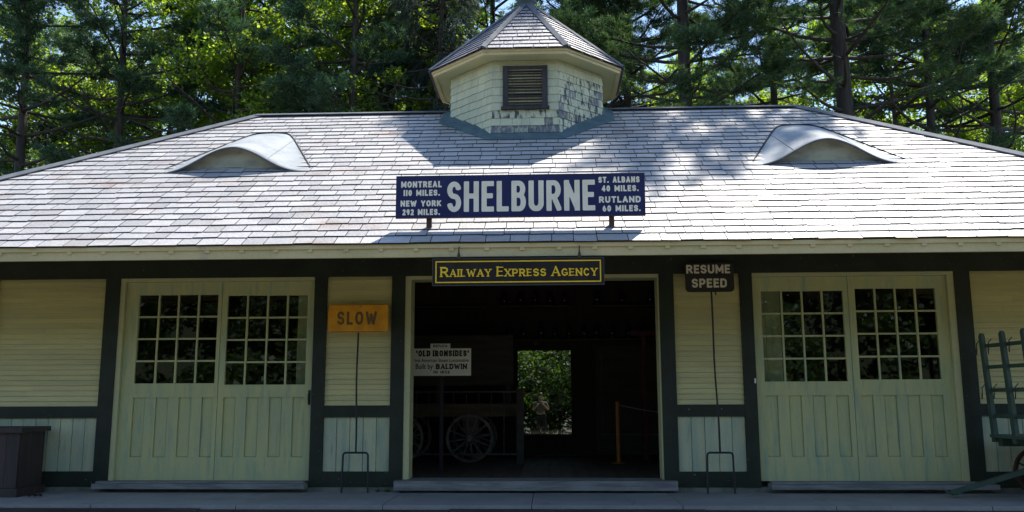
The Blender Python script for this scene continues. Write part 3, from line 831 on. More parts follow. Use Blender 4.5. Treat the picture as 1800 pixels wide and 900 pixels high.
# --- eyebrow dormers
def roof_z(y): return EZ + (y + OV) * SL
def dormer(cx, hw, yb, yt, h, lab):
    md = (roof_z(yt) - roof_z(yb) - h) / (yt - yb)
    def bell(s):
        a = abs(s + .04)
        return 0.5 * (1 + math.cos(math.pi * min(1, a / .88)))
    nx, ny = 48, 10
    me = MB()
    def P(i, k, dn=0.0):
        s = -1 + 2 * i / nx
        b = max(bell(s), 0)
        zf = h * b
        fl = .028 * (1 - abs(s)) + .016
        tri = 1 - math.sqrt(s * s + .012) + (math.sqrt(1.012) - 1) + .02
        tr_ = max(tri, 0) * 1.36
        run = (yt - yb) * (tr_ + 1 - math.sqrt((tr_ - 1) ** 2 + .012)) / 2 * 1.03
        q = k / ny
        y = yb + run * q
        z = roof_z(y) + fl * (1 - .3 * q) + zf * (1 - q) * (1 - .0 * q)
        return (cx + hw * s, y, z - dn)
    for dn in (0, .014):
        i0 = len(me.v)
        for i in range(nx + 1):
            for k in range(ny + 1): me.v.append(P(i, k, dn))
        for i in range(nx):
            for k in range(ny):
                a = i0 + i * (ny + 1) + k
                me.f.append((a, a + ny + 1, a + ny + 2, a + 1))
    half = (nx + 1) * (ny + 1)
    for i in range(nx):
        a = i * (ny + 1); me.f.append((a, a + ny + 1, a + ny + 1 + half, a + half))
    d = me.build('dormer', M['dormer'], st, smooth=True)
    # the closed face under the arch, set back a little
    fc = MB()
    for i in range(nx):
        q0, q1 = P(i, 0), P(i + 1, 0)
        if bell(-1 + 2 * (i + .5) / nx) < .02: continue
        b0, b1 = roof_z(yb + .13) + .01, roof_z(yb + .13) + .01
        fc.poly([(q0[0], yb + .13, b0), (q1[0], yb + .13, b1), (q1[0], yb + .13, q1[2] + md * .13 - .006), (q0[0], yb + .13, q0[2] + md * .13 - .006)])
    fc.build('dormer_face', M['dormface'], d)
    tr = MB()
    pts = [Vector(P(i, ny)) + Vector((0, .006, .010)) for i in range(1, nx)]
    tr.tube(pts, .013, 5); tr.build('dormer_seam', M['tar'], d)
    for si in (13, 34):
        sm = MB(); sm.tube([Vector(P(si, k)) + Vector((0, 0, .003)) for k in range(ny + 1)], .006, 5); sm.build('hood_seam', M['dormer'], d)
    lip = MB(); lip.tube([Vector(P(i, 0)) + Vector((0, -.002, -.008)) for i in range(0, nx + 1)], .013, 5); lip.build('arch_lip', M['lead'], d)
    return d
dormer(-3.93, 1.02, .06, 1.50, .31, None)
dormer(3.80, 1.0, .04, 1.49, .31, None)

# --- cupola
CX, CY = -0.131, 2.458
def octa(s, z):
    a, h = s * (1 + 2 ** .5) / 2, s / 2
    return [Vector((CX + x, CY + y, z)) for x, y in ((-h, -a), (h, -a), (a, -h), (a, h), (h, a), (-h, a), (-a, h), (-a, -h))]
W0 = octa(.952, 4.3); W1 = octa(.952, 6.06)
cw = MB()
for i in range(8): cw.poly([W0[i], W0[(i + 1) % 8], W1[(i + 1) % 8], W1[i]])
cup = cw.build('cupola', M['shingle'], st)
cz = 6.05
rows = []
z = 4.70
while z < 6.04:
    rows.append(z); z += .118
SHK = ('shingle', 'shingleworn', 'shinglegrey')
sh = MB(); shi = []
def flare(z): return .06 * max(0, (5.22 - z) / .36) ** 1.6 if z < 5.22 else 0
for f in range(8):
    for ri, z in enumerate(rows):
        z1 = min(z + .15, 6.045)
        s0, s1 = .965 + 2 * flare(z) * .41, .965 + 2 * flare(z1) * .41
        A0, B0 = octa(s0 + .010, z)[f], octa(s0 + .010, z)[(f + 1) % 8]
        A1, B1 = octa(s1 - .004, z1)[f], octa(s1 - .004, z1)[(f + 1) % 8]
        nrm = (B0 - A0).cross(Vector((0, 0, 1))).normalized()
        t = 0.0
        while t < .999:
            w = random.uniform(.11, .22)
            t1 = min(1.0, t + w)
            if 1 - t1 < .06: t1 = 1.0
            e = .002
            dz = random.uniform(-.004, .004)
            p0, p1 = A0.lerp(B0, t + e), A0.lerp(B0, t1 - e); q0, q1 = A1.lerp(B1, t + e), A1.lerp(B1, t1 - e)
            dn = Vector((0, 0, dz))
            key = 'shingle'
            if f == 0 and z < 5.14: key = 'shinglegrey' if z < 5.0 or random.random() < .6 else 'shingle'
            elif f == 0 and z < 5.28: key = 'shingleworn'
            elif f == 1: key = 'shingleworn' if z > 5.0 else 'shingleworn'
            if f == 1 and z > 5.85: key = 'shingle'
            if f == 1 and z < 5.75 and random.random() < .05: key = 'shinglegrey'
            shi += [SHK.index(key)] * 6
            sh.hexa([p0 + dn, p1 + dn, p1 - nrm * .02 + dn, p0 - nrm * .02 + dn, q0, q1, q1 - nrm * .02, q0 - nrm * .02])
            t = t1
so_ = sh.build('wall_shingles', M['shingle'], cup)
for k in SHK[1:]: so_.data.materials.append(M[k])
so_.data.polygons.foreach_set('material_index', shi)
fr = MB()
fr.box(CX - .328, CX - .248, 1.255, 1.30, 5.335, 5.955); fr.box(CX + .248, CX + .328, 1.255, 1.30, 5.335, 5.955)
fr.box(CX - .2475, CX + .2475, 1.257, 1.30, 5.905, 5.953); fr.box(CX - .35, CX + .35, 1.235, 1.30, 5.29, 5.334)
fr.build('louver_frame', M['louver'], cup)
lv = MB()
n = 13
for i in range(n):
    zz = 5.345 + i * .0435
    lv.hexa([(CX - .247, 1.258, zz), (CX + .247, 1.258, zz), (CX + .247, 1.264, zz - .004), (CX - .247, 1.264, zz - .004),
             (CX - .247, 1.285, zz + .028), (CX + .247, 1.285, zz + .028), (CX + .247, 1.291, zz + .024), (CX - .247, 1.291, zz + .024)])
lv.build('louver', M['louver'], cup)
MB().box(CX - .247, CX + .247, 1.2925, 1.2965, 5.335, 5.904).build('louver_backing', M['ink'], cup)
# soffit, fascia ring
E1, E0 = octa(1.185, 6.065), octa(1.185, 6.12)
so = MB(); I1 = octa(.94, 6.052); J1 = octa(1.17, 6.052)
for i in range(8): so.poly([I1[i], I1[(i + 1) % 8], J1[(i + 1) % 8], J1[i]])
so.build('soffit', M['casing'], cup)
fs = MB()
for (sa, sb, za, zb) in ((1.172, 1.186, 6.035, 6.078), (1.186, 1.204, 6.079, 6.116)):
    Oa, Ob, Ia, Ib = octa(sb, za), octa(sb, zb), octa(sa - .03, za), octa(sa - .03, zb)
    for i in range(8):
        j = (i + 1) % 8
        fs.hexa([Oa[i], Oa[j], Ia[j], Ia[i], Ob[i], Ob[j], Ib[j], Ib[i]])
fs.build('fascia', M['fascia'], cup)
APX = Vector((CX, CY, 7.50))
cr = MB()
EV = octa(1.222, 6.118)
for i in range(8):
    a, b = EV[i], EV[(i + 1) % 8]
    mid = (a + b) / 2; u = (b - a).normalized(); v = (APX - mid); Lh = v.length; v.normalize(); nn = u.cross(v).normalized()
    if nn.z < 0: nn = -nn
    hw = (b - a).length / 2
    slates(cr, mid, u, v, nn, Lh - .05, lambda t: -hw * (1 - t / Lh), lambda t: hw * (1 - t / Lh), expo=.148, width=.24, th=.009, jit=.004)
    cr.poly([a + Vector((0, 0, -.012)), b + Vector((0, 0, -.012)), APX + Vector((0, 0, -.02))])
cr.build('cupola_roof', M['cupslate'], cup)
hp = MB()
for i in range(8): cap(hp, EV[i], APX, .062, .036, .008)
hp.build('hip_cap', M['lead'], cup)
MB().lathe([(.17, -.10), (.13, -.02), (.115, .0), (.10, .05), (.14, .075), (.16, .10), (.16, .16), (.11, .20), (.05, .24), (.03, .42), (.0, .5)], (CX, CY, 7.40), 20).build('finial', M['blueflash'], cup, smooth=True)
# flashing where it meets the roof
fb = MB()
FA, FB_ = octa(1.02, 0), octa(1.11, 0)
for i in range(8):
    j = (i + 1) % 8
    def onr(p, d): 
        y = min(p.y, 2 * 2.45 - p.y)
        return Vector((p.x, p.y, roof_z(y) + d))
    pts = [(FA[i], FA[j], FB_[j], FB_[i])]
    seg = 6
    for k in range(seg):
        t0, t1 = k / seg, (k + 1) / seg
        a, b = FA[i].lerp(FA[j], t0), FA[i].lerp(FA[j], t1); c, d = FB_[i].lerp(FB_[j], t1), FB_[i].lerp(FB_[j], t0)
        fb.hexa([onr(a, .05), onr(b, .05), onr(c, .022), onr(d, .022), onr(a, .062), onr(b, .062), onr(c, .034), onr(d, .034)])
        ia, ib = octa(.95, 0)[i].lerp(octa(.95, 0)[j], t0), octa(.95, 0)[i].lerp(octa(.95, 0)[j], t1)
        fb.hexa([onr(ia, .04), onr(ib, .04), onr(b, .04), onr(a, .04), onr(ia, .12), onr(ib, .12), onr(b, .0605), onr(a, .0605)])
fb.build('flashing', M['blueflash'], cup)

# ================================================================== SIGNS
def px_x(px): return -1.458 + (px - 697) * (1.222 + 1.458) / (1133 - 697)
# -- the long name board on the roof
s = empty('station_sign', (0, 0, 0))
tag(s, 'long navy enamel sign reading SHELBURNE in white, standing on two posts on the roof', 'sign')
yS = -1.70
MB().box(-1.458, 1.222, yS, yS + .03, 3.09, 3.545).build('sign_board', M['navy'], s)
ed = MB()
ed.box(-1.464, 1.228, yS - .004, yS + .034, 3.545, 3.552); ed.box(-1.464, 1.228, yS - .004, yS + .034, 3.083, 3.09)
ed.box(-1.464, -1.458, yS - .004, yS + .034, 3.0902, 3.5448); ed.box(1.222, 1.228, yS - .004, yS + .034, 3.0902, 3.5448)
ed.build('sign_edge', M['rust'], s)
for px in (-1.105, .868):
    MB().box(px - .028, px + .028, yS + .031, yS + .08, roof_z(yS + .05) - .02, 3.5).build('post', M['rust'], s)
t = MB()
text_into(t, 'SHELBURNE', -.905, .692, 3.145, .338, yS - .003, t=.166, gap=.135, q=.25, res=44)
t.build('large_lettering', M['enamel'], s)
t = MB(); k = .00617
def zy(y): return 3.09 + (380.5 - y) * (0.455 / 73.5)
for body, xa, xb, yb_, hpx in (('MONTREAL', 705, 777, 328.5, 11.5), ('110 MILES.', 709.5, 774, 343.5, 11), ('NEW YORK', 704.5, 776.5, 362.5, 11), ('292 MILES.', 708, 774.5, 378, 11),
                              ('ST. ALBANS', 1053, 1125, 321.5, 11), ('40 MILES.', 1058.5, 1123, 337, 11), ('RUTLAND', 1053.5, 1126, 357, 11.5), ('60 MILES.', 1059.5, 1125.5, 372.5, 11)):
    yb2 = yb_ + (1.5 if xa > 900 else -1.5)
    text_into(t, body, px_x(xa), px_x(xb), zy(yb2), hpx * k, yS - .003, t=.25, gap=.15, q=.42, res=20)
t.build('small_lettering', M['enamel'], s)

# -- hanging express sign
s = empty('hanging_sign', (0, 0, 0))
tag(s, 'dark hanging sign with yellow border reading RAILWAY EXPRESS AGENCY below the eave', 'sign')
yR = -2.0
MB().box(-1.012, .750, yR, yR + .03, 2.312, 2.583).build('sign_board', M['bluedark'], s)
e = MB(); w = .012
for a, b, c, d in ((-1.018, .756, 2.583, 2.590), (-1.018, .756, 2.305, 2.312)): e.box(a, b, yR - .003, yR + .033, c, d)
for a, b in ((-1.018, -1.012), (.750, .756)): e.box(a, b, yR - .003, yR + .033, 2.3122, 2.5828)
e.build('sign_edge', M['signedge'], s)
b = MB()
x0, x1, z0, z1 = -.985, .723, 2.334, 2.562; w = .012
b.box(x0, x1, yR - .003, yR - .0005, z1 - w, z1); b.box(x0, x1, yR - .003, yR - .0005, z0, z0 + w)
b.box(x0, x0 + w, yR - .003, yR - .0005, z0 + w + .0004, z1 - w - .0004); b.box(x1 - w, x1, yR - .003, yR - .0005, z0 + w + .0004, z1 - w - .0004)
b.build('border', M['yellow'], s)
t = MB()
body = 'RAILWAY EXPRESS AGENCY'
scl = [1.0 if (i == 0 or body[i - 1] == ' ') else .76 for i in range(len(body))]
text_into(t, body, -.937, .690, 2.397, .105, yR - .003, t=.165, gap=.05, space=.32, q=.5, serif=.075, scales=scl, res=30, thin=.6)
t.build('lettering', M['yellow'], s)
for hx in (-.743, .503):
    h = MB()
    h.tube([(hx, -1.965, 2.715), (hx, -2.0, 2.70), (hx, -2.0, 2.64)], .007, 6)
    h.hexa([(hx - .008, -2.012, 2.655), (hx + .008, -2.012, 2.655), (hx + .008, -1.985, 2.655), (hx - .008, -1.985, 2.655),
            (hx - .020, -2.012, 2.592), (hx + .020, -2.012, 2.592), (hx + .020, -1.985, 2.592), (hx - .020, -1.985, 2.592)][4:] +
           [(hx - .008, -2.012, 2.655), (hx + .008, -2.012, 2.655), (hx + .008, -1.985, 2.655), (hx - .008, -1.985, 2.655)])
    h.build('hanger', M['rust'], s)

# -- two track signs on forked poles
def rounded_plate(mb, x0, x1, z0, z1, r, y0, y1, n=6):
    pts = []
    for cx, cz, a in ((x1 - r, z1 - r, 0), (x0 + r, z1 - r, 90), (x0 + r, z0 + r, 180), (x1 - r, z0 + r, 270)):
        for i in range(n + 1):
            t = R(a + 90 * i / n); pts.append((cx + r * math.cos(t), cz + r * math.sin(t)))
    i0 = len(mb.v); N_ = len(pts)
    mb.v += [(p[0], y0, p[1]) for p in pts] + [(p[0], y1, p[1]) for p in pts]
    mb.f.append(tuple(i0 + k for k in range(N_))); mb.f.append(tuple(i0 + N_ + k for k in range(N_))[::-1])
    for k in range(N_): mb.f.append((i0 + k, i0 + (k + 1) % N_, i0 + N_ + (k + 1) % N_, i0 + N_ + k))
def fork(mb, xp, y, ztop, zf, hw, zb, xtop=None):
    xtop = xp if xtop is None else xtop
    pts = [(xtop + (xp - xtop) * t + .006 * math.sin(9 * t), y + .004 * math.sin(13 * t), ztop + (zf - ztop) * t) for t in [i / 10 for i in range(11)]]
    mb.tube(pts, .0115, 7)
    r = .035; P = []
    P += [(xp - hw - .008, y, zb), (xp - hw, y, zf - r)]
    P += [(xp - hw + r * (1 - math.cos(R(a))), y, zf - r + r * math.sin(R(a))) for a in (30, 60, 90)]
    P += [(xp + hw - r * (1 - math.cos(R(a))), y, zf - r + r * math.sin(R(a))) for a in (90, 60, 30)]
    P += [(xp + hw, y, zf - r), (xp + hw + .008, y, zb)]
    mb.tube(P, .0125, 7)
s = empty('track_sign', (-2.2, -.12, .03))
tag(s, 'orange SLOW sign with rounded corners on an iron fork leaning at the wall', 'sign')
o = lambda v: (v[0] + 2.2, v[1] + .12, v[2] - .03)
def shifted(mb, off): mb.v = [(v[0] - off[0], v[1] - off[1], v[2] - off[2]) for v in mb.v]; return mb
off = (-2.2, -.12, .03)
p = MB(); rounded_plate(p, -2.566, -1.814, 1.966, 2.318, .045, -.150, -.138); shifted(p, off).build('sign_board', M['orange'], s)
rim = MB()
for (a_, b_, c_, d_) in ((-2.53, -1.85, 2.306, 2.313), (-2.53, -1.85, 1.971, 1.978)): rim.box(a_, b_, -.154, -.150, c_, d_)
shifted(rim, off).build('sign_rim', M['browntext'], s)
t = MB(); text_into(t, 'SLOW', -2.452, -1.955, 2.062, .165, -.153, t=.185, gap=.22, q=.40, res=30); shifted(t, off).build('lettering', M['browntext'], s)
f = MB(); fork(f, -2.187, -.125, 2.30, .505, .153, .03, xtop=-2.196); shifted(f, off).build('fork_pole', M['iron'], s)
s = empty('track_sign', (2.2, -.15, .03))
tag(s, 'black RESUME SPEED sign on an iron fork between the open bay and right doors', 'sign')
off = (2.2, -.15, .03)
p = MB(); rounded_plate(p, 1.862, 2.456, 2.432, 2.790, .05, -.182, -.168); shifted(p, off).build('sign_board', M['signblack'], s)
t = MB(); text_into(t, 'RESUME', 1.878, 2.413, 2.660, .108, -.185, t=.215, gap=.14, q=.36, res=26)
text_into(t, 'SPEED', 1.940, 2.366, 2.485, .112, -.185, t=.215, gap=.14, q=.36, res=26); shifted(t, off).build('lettering', M['greytext'], s)
f = MB(); fork(f, 2.206, -.155, 2.77, .505, .152, .03, xtop=2.168); f.tube([(2.225, -.155, 2.44), (2.235, -.155, 2.395)], .009, 6); shifted(f, off).build('fork_pole', M['iron'], s)

# ================================================================== INSIDE THE OPEN BAY
# -- wagon behind the railing
w = empty('freight_wagon', (-1.6, 3.2, .15))
tag(w, 'old dark wooden wagon with spoked wheels and plank sides behind the iron railing', 'wagon')
off = (-1.6, 3.2, .15)
def wheel(xc, yc, r, zc, parent, off, mrim, mspoke, nsp=12, width=.05, nm='wheel'):
    hb = MB(); hb.tube([(xc, yc - .09, zc), (xc, yc - .06, zc), (xc, yc + .06, zc)], [r * .13, r * .17, r * .17], 12)
    wh = shifted(hb, off).build(nm, mspoke, parent)
    rm = MB(); rm.ring((xc, yc, zc), 'y', r * .88, r, width, 36); shifted(rm, off).build('rim', mrim, wh)
    sp = MB()
    for k in range(nsp):
        a = 2 * math.pi * (k + .3) / nsp
        sp.tube([(xc + r * .15 * math.cos(a), yc, zc + r * .15 * math.sin(a)), (xc + r * .89 * math.cos(a), yc, zc + r * .89 * math.sin(a))], [r * .045, r * .032], 6)
    shifted(sp, off).build('spokes', mspoke, wh)
for xc in (-1.085, -2.19):
    for yc in (3.08, 4.05): wheel(xc, yc, .375, .525, w, off, M['wheelwood'], M['wheelwood'])
    b = MB(); b.bar((xc, 3.05, .525), (xc, 4.1, .525), .07, .07); shifted(b, off).build('axle', M['iron'], w)
b = MB(); b.box(-3.0, -.34, 3.10, 4.1, .86, 1.06); b.box(-1.2, -.97, 3.09, 3.2, .60, .858); shifted(b, off).build('bed', M['wagonwood'], w)
b = MB()
for i in range(7): b.box(-3.0, -.40, 3.20, 3.24, 1.35 + i * .115, 1.462 + i * .115)
for xx in (-2.9, -1.65, -.52): b.box(xx, xx + .08, 3.241, 3.30, 1.06, 2.15)
shifted(b, off).build('plank_side', M['interwall'], w)

# -- information board
s = empty('information_sign', (-1.55, 3.18, 1.5))
tag(s, 'white card sign with black lettering about OLD IRONSIDES standing inside the open bay', 'sign')
off = (-1.55, 3.18, 1.5)
b = MB(); b.box(-2.035, -1.085, 3.17, 3.195, 1.51, 1.94); sb = shifted(b, off).build('sign_board', M['card'], s)
t = MB()
text_into(t, '"OLD IRONSIDES"', -1.965, -1.115, 1.815, .095, 3.167, t=.25, gap=.05, space=.3, q=.45, serif=.07, res=20, thin=.75)
shifted(t, off).build('lettering', M['ink'], s)
t = MB(); text_into(t, 'BALDWIN', -1.645, -1.145, 1.612, .085, 3.167, t=.25, gap=.05, q=.45, serif=.06, res=20, thin=.75)
shifted(t, off).build('lettering', M['ink'], s)
t = MB(); text_into(t, 'IN 1832', -1.68, -1.425, 1.545, .045, 3.167, t=.25, gap=.15, q=.45, res=16); shifted(t, off).build('lettering', M['ink'], s)
MB().box(-.03, .03, .018, .05, -1.49, .40).build('stand_post', M['ink'], s)
s.scale = (.872, .872, .872); s.location = (-1.305, 1.2, 1.451)
for body, xa, xb, za, zb in (('First American Steam Locomotive', -2.005, -1.12, 1.725, 1.78), ('Built by', -1.965, -1.69, 1.590, 1.70)):
    q_ = plain_text('lettering', body, xa + 1.55, xb + 1.55, za - 1.5, zb - 1.5, 3.167 - 3.18, M['ink'], s)
s = empty('small_card', (-1.57, 3.2, 1.945))
tag(s, 'small white card reading REPLICA standing above the white OLD IRONSIDES sign', 'sign')
off = (-1.57, 3.2, 1.945)
b = MB(); b.box(-1.735, -1.42, 3.175, 3.198, 1.945, 2.02); shifted(b, off).build('sign_board', M['card'], s)
t = MB(); text_into(t, 'REPLICA', -1.69, -1.465, 1.962, .042, 3.172, t=.22, gap=.16, q=.4, res=14); shifted(t, off).build('lettering', M['ink'], s)

s.scale = (.872, .872, .872); s.location = (-1.32, 1.2, 1.8355)
# -- iron railing
rl = empty('iron_railing', (-1.3, 2.75, .15))
tag(rl, 'thin iron railing with square end post in front of the wagon', 'railing')
off = (-1.3, 2.75, .15)
for z in (1.245, .30): 
    b = MB(); b.box(-3.2, -.33, 2.735, 2.765, z - .012, z + .012); shifted(b, off).build('rail', M['railiron'], rl)
b = MB(); b.box(-.33, -.22, 2.70, 2.80, .15, 1.30); shifted(b, off).build('end_post', M['interwall'], rl)
b = MB(); b.box(-3.25, -3.2, 2.725, 2.775, .15, 1.30); shifted(b, off).build('end_post', M['railiron'], rl)
x = -3.06
while x < -.4:
    b = MB(); b.tube([(x, 2.75, .313), (x, 2.75, 1.232)], .008, 6); shifted(b, off).build('bar', M['railiron'], rl); x += .195

# -- stanchion and rope
s = empty('rope_post', (1.235, 2.95, .148))
tag(s, 'orange painted post holding one end of a sagging rope', 'post')
b = MB(); b.lathe([(.030, 0), (.030, .90), (.034, .905), (.034, .93), (.0, .945)], (0, 0, 0), 12); b.build('pole', M['orangepost'], s, smooth=False)
b = MB(); b.lathe([(.10, 0), (.10, .012), (.032, .022)], (0, 0, 0), 18); b.build('foot', M['orangepost'], s)
rp = MB(); rp.tube([(1.26 + t * 1.15, 2.95 - t * .3, 1.035 - .13 * math.sin(math.pi * min(t * .62, 1))) for t in [i / 14 for i in range(15)]], .008, 6)
tag(rp.build('rope', M['rope']), 'thin grey rope sagging from the orange post to the right', 'rope')
# -- red frame
s = empty('red_frame', (1.75, 3.7, .148))
tag(s, 'dark red wooden frame with upright posts and cross bar in the dim bay', 'frame')
for xx in (-.04, .95): MB().box(xx, xx + .07, 0, .07, 0, 2.02).build('post', M['redwood'], s)
MB().box(-.22, 1.15, -.01, .08, 2.021, 2.10).build('cross_bar', M['redwood'], s)

# -- lanterns on the shelves
lt = empty('lantern', (0, 0, 0))
MB().lathe([(.062, 0), (.066, .01), (.066, .045), (.048, .06)], n=14).build('base', M['lantern'], lt, smooth=False)
MB().lathe([(.040, .06), (.054, .085), (.056, .12), (.042, .155)], n=14).build('globe', M['globe'], lt, smooth=True)
b = MB(); b.lathe([(.048, .155), (.05, .165), (.03, .20), (.036, .21), (.036, .235), (.01, .245)], n=14)
for a in range(4):
    t = a * math.pi / 2 + .4; b.tube([(.064 * math.cos(t), .064 * math.sin(t), .05), (.064 * math.cos(t), .064 * math.sin(t), .14), (.045 * math.cos(t), .045 * math.sin(t), .165)], .004, 5)
b.build('top', M['lantern'], lt)
b = MB(); b.tube([(.05 * math.cos(R(a)) * 1.2, 0, .20 + .10 * math.sin(R(a))) for a in range(0, 181, 20)], .004, 5); b.build('handle', M['lantern'], lt)
spots = [(x, 2.17, 'lower') for x in (-.52, -.25, .03, .27, .52, .80, 1.05, 1.32, 1.58, 1.84, 2.1)]
spots += [(x, 2.765, 'upper left') for x in (-.6, -.33, -.08, .20, .48)] + [(x, 2.765, 'upper right') for x in (1.05, 1.5, 2.0)]
for i, (x, z, w_) in enumerate(spots):
    o = lt if i == 0 else copy_tree(lt)
    o.location = (x + random.uniform(-.03, .03), YB - .26, z); o.rotation_euler = (0, 0, random.uniform(0, 3)); k = random.uniform(.85, 1.15); o.scale = (k, k, k)
    tag(o, {'lower': 'dark tin railway lantern in the row on the lower shelf at the back', 'upper left': 'dark tin lantern on the upper shelf above the glazed back door',
            'upper right': 'dark tin lantern on the short upper shelf at the right of the bay'}[w_], 'lantern', 'lanterns on the %s shelf' % w_)

# ================================================================== ON THE PLATFORM
# -- planter box
pl = empty('planter_box', (-6.44, -.36, .03))
tag(pl, 'dark brown wooden planter box with plinth and flat rim at the left wall', 'planter')
px0, px1, py0, py1 = -.42, .36, -.28, .24
b = MB(); n = 5
for i in range(n):
    w_ = (px1 - px0) / n
    b.box(px0 + i * w_ + .002, px0 + (i + 1) * w_ - .002, py0, py0 + .025, .10, .74); b.box(px0 + i * w_ + .002, px0 + (i + 1) * w_ - .002, py1 - .025, py1, .10, .74)
n = 4
for i in range(n):
    w_ = (py1 - py0 - .054) / n
    for xa in (px0, px1 - .025): b.box(xa, xa + .025, py0 + .027 + i * w_ + .002, py0 + .027 + (i + 1) * w_ - .002, .10, .74)
b.build('side_boards', M['planter'], pl)
b = MB(); b.box(px0 - .03, px1 + .03, py0 - .03, py1 + .03, 0, .098); b.build('plinth', M['planter'], pl)
b = MB(); e = .045
b.box(px0 - e, px1 + e, py0 - e, py0 + .04, .742, .80); b.box(px0 - e, px1 + e, py1 - .04, py1 + e, .742, .80)
b.box(px0 - e, px0 + .04, py0 + .0405, py1 - .0405, .742, .80); b.box(px1 - .04, px1 + e, py0 + .0405, py1 - .0405, .742, .80); b.build('rim', M['planter'], pl)
b = MB(); b.box(px0 + .03, px1 - .03, py0 + .03, py1 - .03, .6, .70); b.build('soil', M['soil'], pl)

lf = MB()
for i in range(9):
    for j in range(5): lf.v.append(((i / 8 - .5) * .17, (j / 4 - .5) * .085 * math.sin(math.pi * (i + .6) / 9.2), .008 + .022 * math.sin(i * 1.1 + j) ** 2 + .016 * abs(j - 2) / 2))
for i in range(8):
    for j in range(4): a = i * 5 + j; lf.f.append((a, a + 1, a + 6, a + 5))
o = lf.build('dead_leaf', M['deadleaf'], loc=(-5.83, -.66, .032)); o.rotation_euler = (0, 0, .2)
tag(o, 'curled dark brown dead leaf lying on the concrete beside the planter', 'leaf')

# -- weeds in the joint
for k, (wx, wy, lab) in enumerate(((-1.93, -.03, 'small green weed in the joint beside the SLOW sign fork'), (-1.81, -.03, 'tiny green weed beside the end of the middle threshold'))):
    wd = MB(); rr = random.Random(k + 4)
    for i in range(13 - 5 * k):
        a = rr.uniform(0, 6.28); L_ = rr.uniform(.03, .06); el = rr.uniform(.3, 1.1)
        d = Vector((math.cos(a) * math.cos(el), math.sin(a) * math.cos(el), math.sin(el))); sd = d.cross(Vector((0, 0, 1))).normalized() * .012
        b0 = Vector((0, 0, 0)); wd.poly([b0, b0 + d * L_ * .5 + sd, b0 + d * L_, b0 + d * L_ * .5 - sd])
    tag(wd.build('weed', M['shrubleaf'], loc=(wx, wy, .03)), lab, 'weed')

# -- baggage cart
ct = empty('baggage_cart', (5.31, -.25, .03), R(5))
tag(ct, 'green wooden baggage cart with slatted end rack, red wheels and lowered tongue', 'cart')
for i in range(4):
    yy = -.40 * i
    b = MB(); b.hexa([(.06, yy - .036, .60), (.11, yy - .036, .60), (.11, yy + .036, .60), (.06, yy + .036, .60),
                      (0, yy - .030, 1.84), (.045, yy - .030, 1.84), (.045, yy + .030, 1.84), (0, yy + .030, 1.84)])
    b.hexa([(0, yy - .030, 1.8402), (.045, yy - .030, 1.8402), (.045, yy + .030, 1.8402), (0, yy + .030, 1.8402),
            (.008, yy - .014, 1.87), (.037, yy - .014, 1.87), (.037, yy + .014, 1.87), (.008, yy + .014, 1.87)])
    b.build('rack_upright', M['cartgreen'], ct)
for z in (1.72, 1.47, 1.20, .90):
    xo = .05 * (1.84 - z) / 1.24
    b = MB(); b.box(xo + .047, xo + .075, -1.26, .06, z - .022, z + .022); b.build('rack_rail', M['cartgreen'], ct)
for z in (1.72, 1.20):
    xo = .05 * (1.84 - z) / 1.24
    for yy in (.07, -.17, -.57, -.97):
        b = MB(); b.tube([(xo + .03, yy, z + .07), (xo - .01, yy, z + .03), (xo - .012, yy, z - .06), (xo - .03, yy - .02, z - .10), (xo - .05, yy - .05, z - .085), (xo - .05, yy - .06, z - .03)], .006, 6)
        b.build('hook', M['iron'], ct)
b = MB()
for i in range(6): b.box(.03, 2.6, -1.235 + i * .21, -1.235 + i * .21 + .205, .655, .69)
b.build('bed', M['cartgreen'], ct)
b = MB(); b.box(.10, 2.5, -1.18, -1.10, .555, .654); b.box(.10, 2.5, -.10, -.02, .555, .654); b.box(.3, .4, -1.09, -.11, .56, .653); b.build('frame', M['cartgreen'], ct)
for xc in (.47, 2.1):
    for yc in (-1.10, -.12): wheel(xc, yc, .27, .27, ct, (0, 0, 0), M['cartred'], M['cartred'], 10, .045)
    b = MB(); b.tube([(xc, -1.15, .27), (xc, -.05, .27)], .025, 8); b.box(xc - .06, xc + .06, -1.0, -.2, .30, .554); b.build('axle', M['iron'], ct)
b = MB(); b.bar((.42, -.50, .40), (-.62, -.22, .05), .06, .055); b.tube([(-.60, -.36, .055), (-.64, -.22, .05), (-.60, -.08, .055)], .016, 7); b.build('tongue', M['cartgreen'], ct)

# ================================================================== TREES
def tube_np(pts, rad, n=6):
    pts = np.asarray(pts, float); k = len(pts)
    d = np.gradient(pts, axis=0); d /= np.linalg.norm(d, axis=1)[:, None] + 1e-9
    ref = np.array([1., 0, 0]) if abs(d[0, 0]) < .8 else np.array([0, 1., 0])
    x = ref - d * (d @ ref)[:, None]; x /= np.linalg.norm(x, axis=1)[:, None] + 1e-9
    y = np.cross(d, x)
    a = 2 * np.pi * np.arange(n) / n
    V = pts[:, None] + (x[:, None] * np.cos(a)[None, :, None] + y[:, None] * np.sin(a)[None, :, None]) * np.asarray(rad)[:, None, None]
    F = []
    for i in range(k - 1):
        for j in range(n):
            p, q = i * n + j, i * n + (j + 1) % n
            F.append((p, q, q + n, p + n))
    return V.reshape(-1, 3), np.array(F)

class Acc:
    def __init__(s): s.V = []; s.F = []; s.n = 0
    def add(s, V, F): s.V.append(V); s.F.append(F + s.n); s.n += len(V)
    def get(s): return np.concatenate(s.V), np.concatenate(s.F)

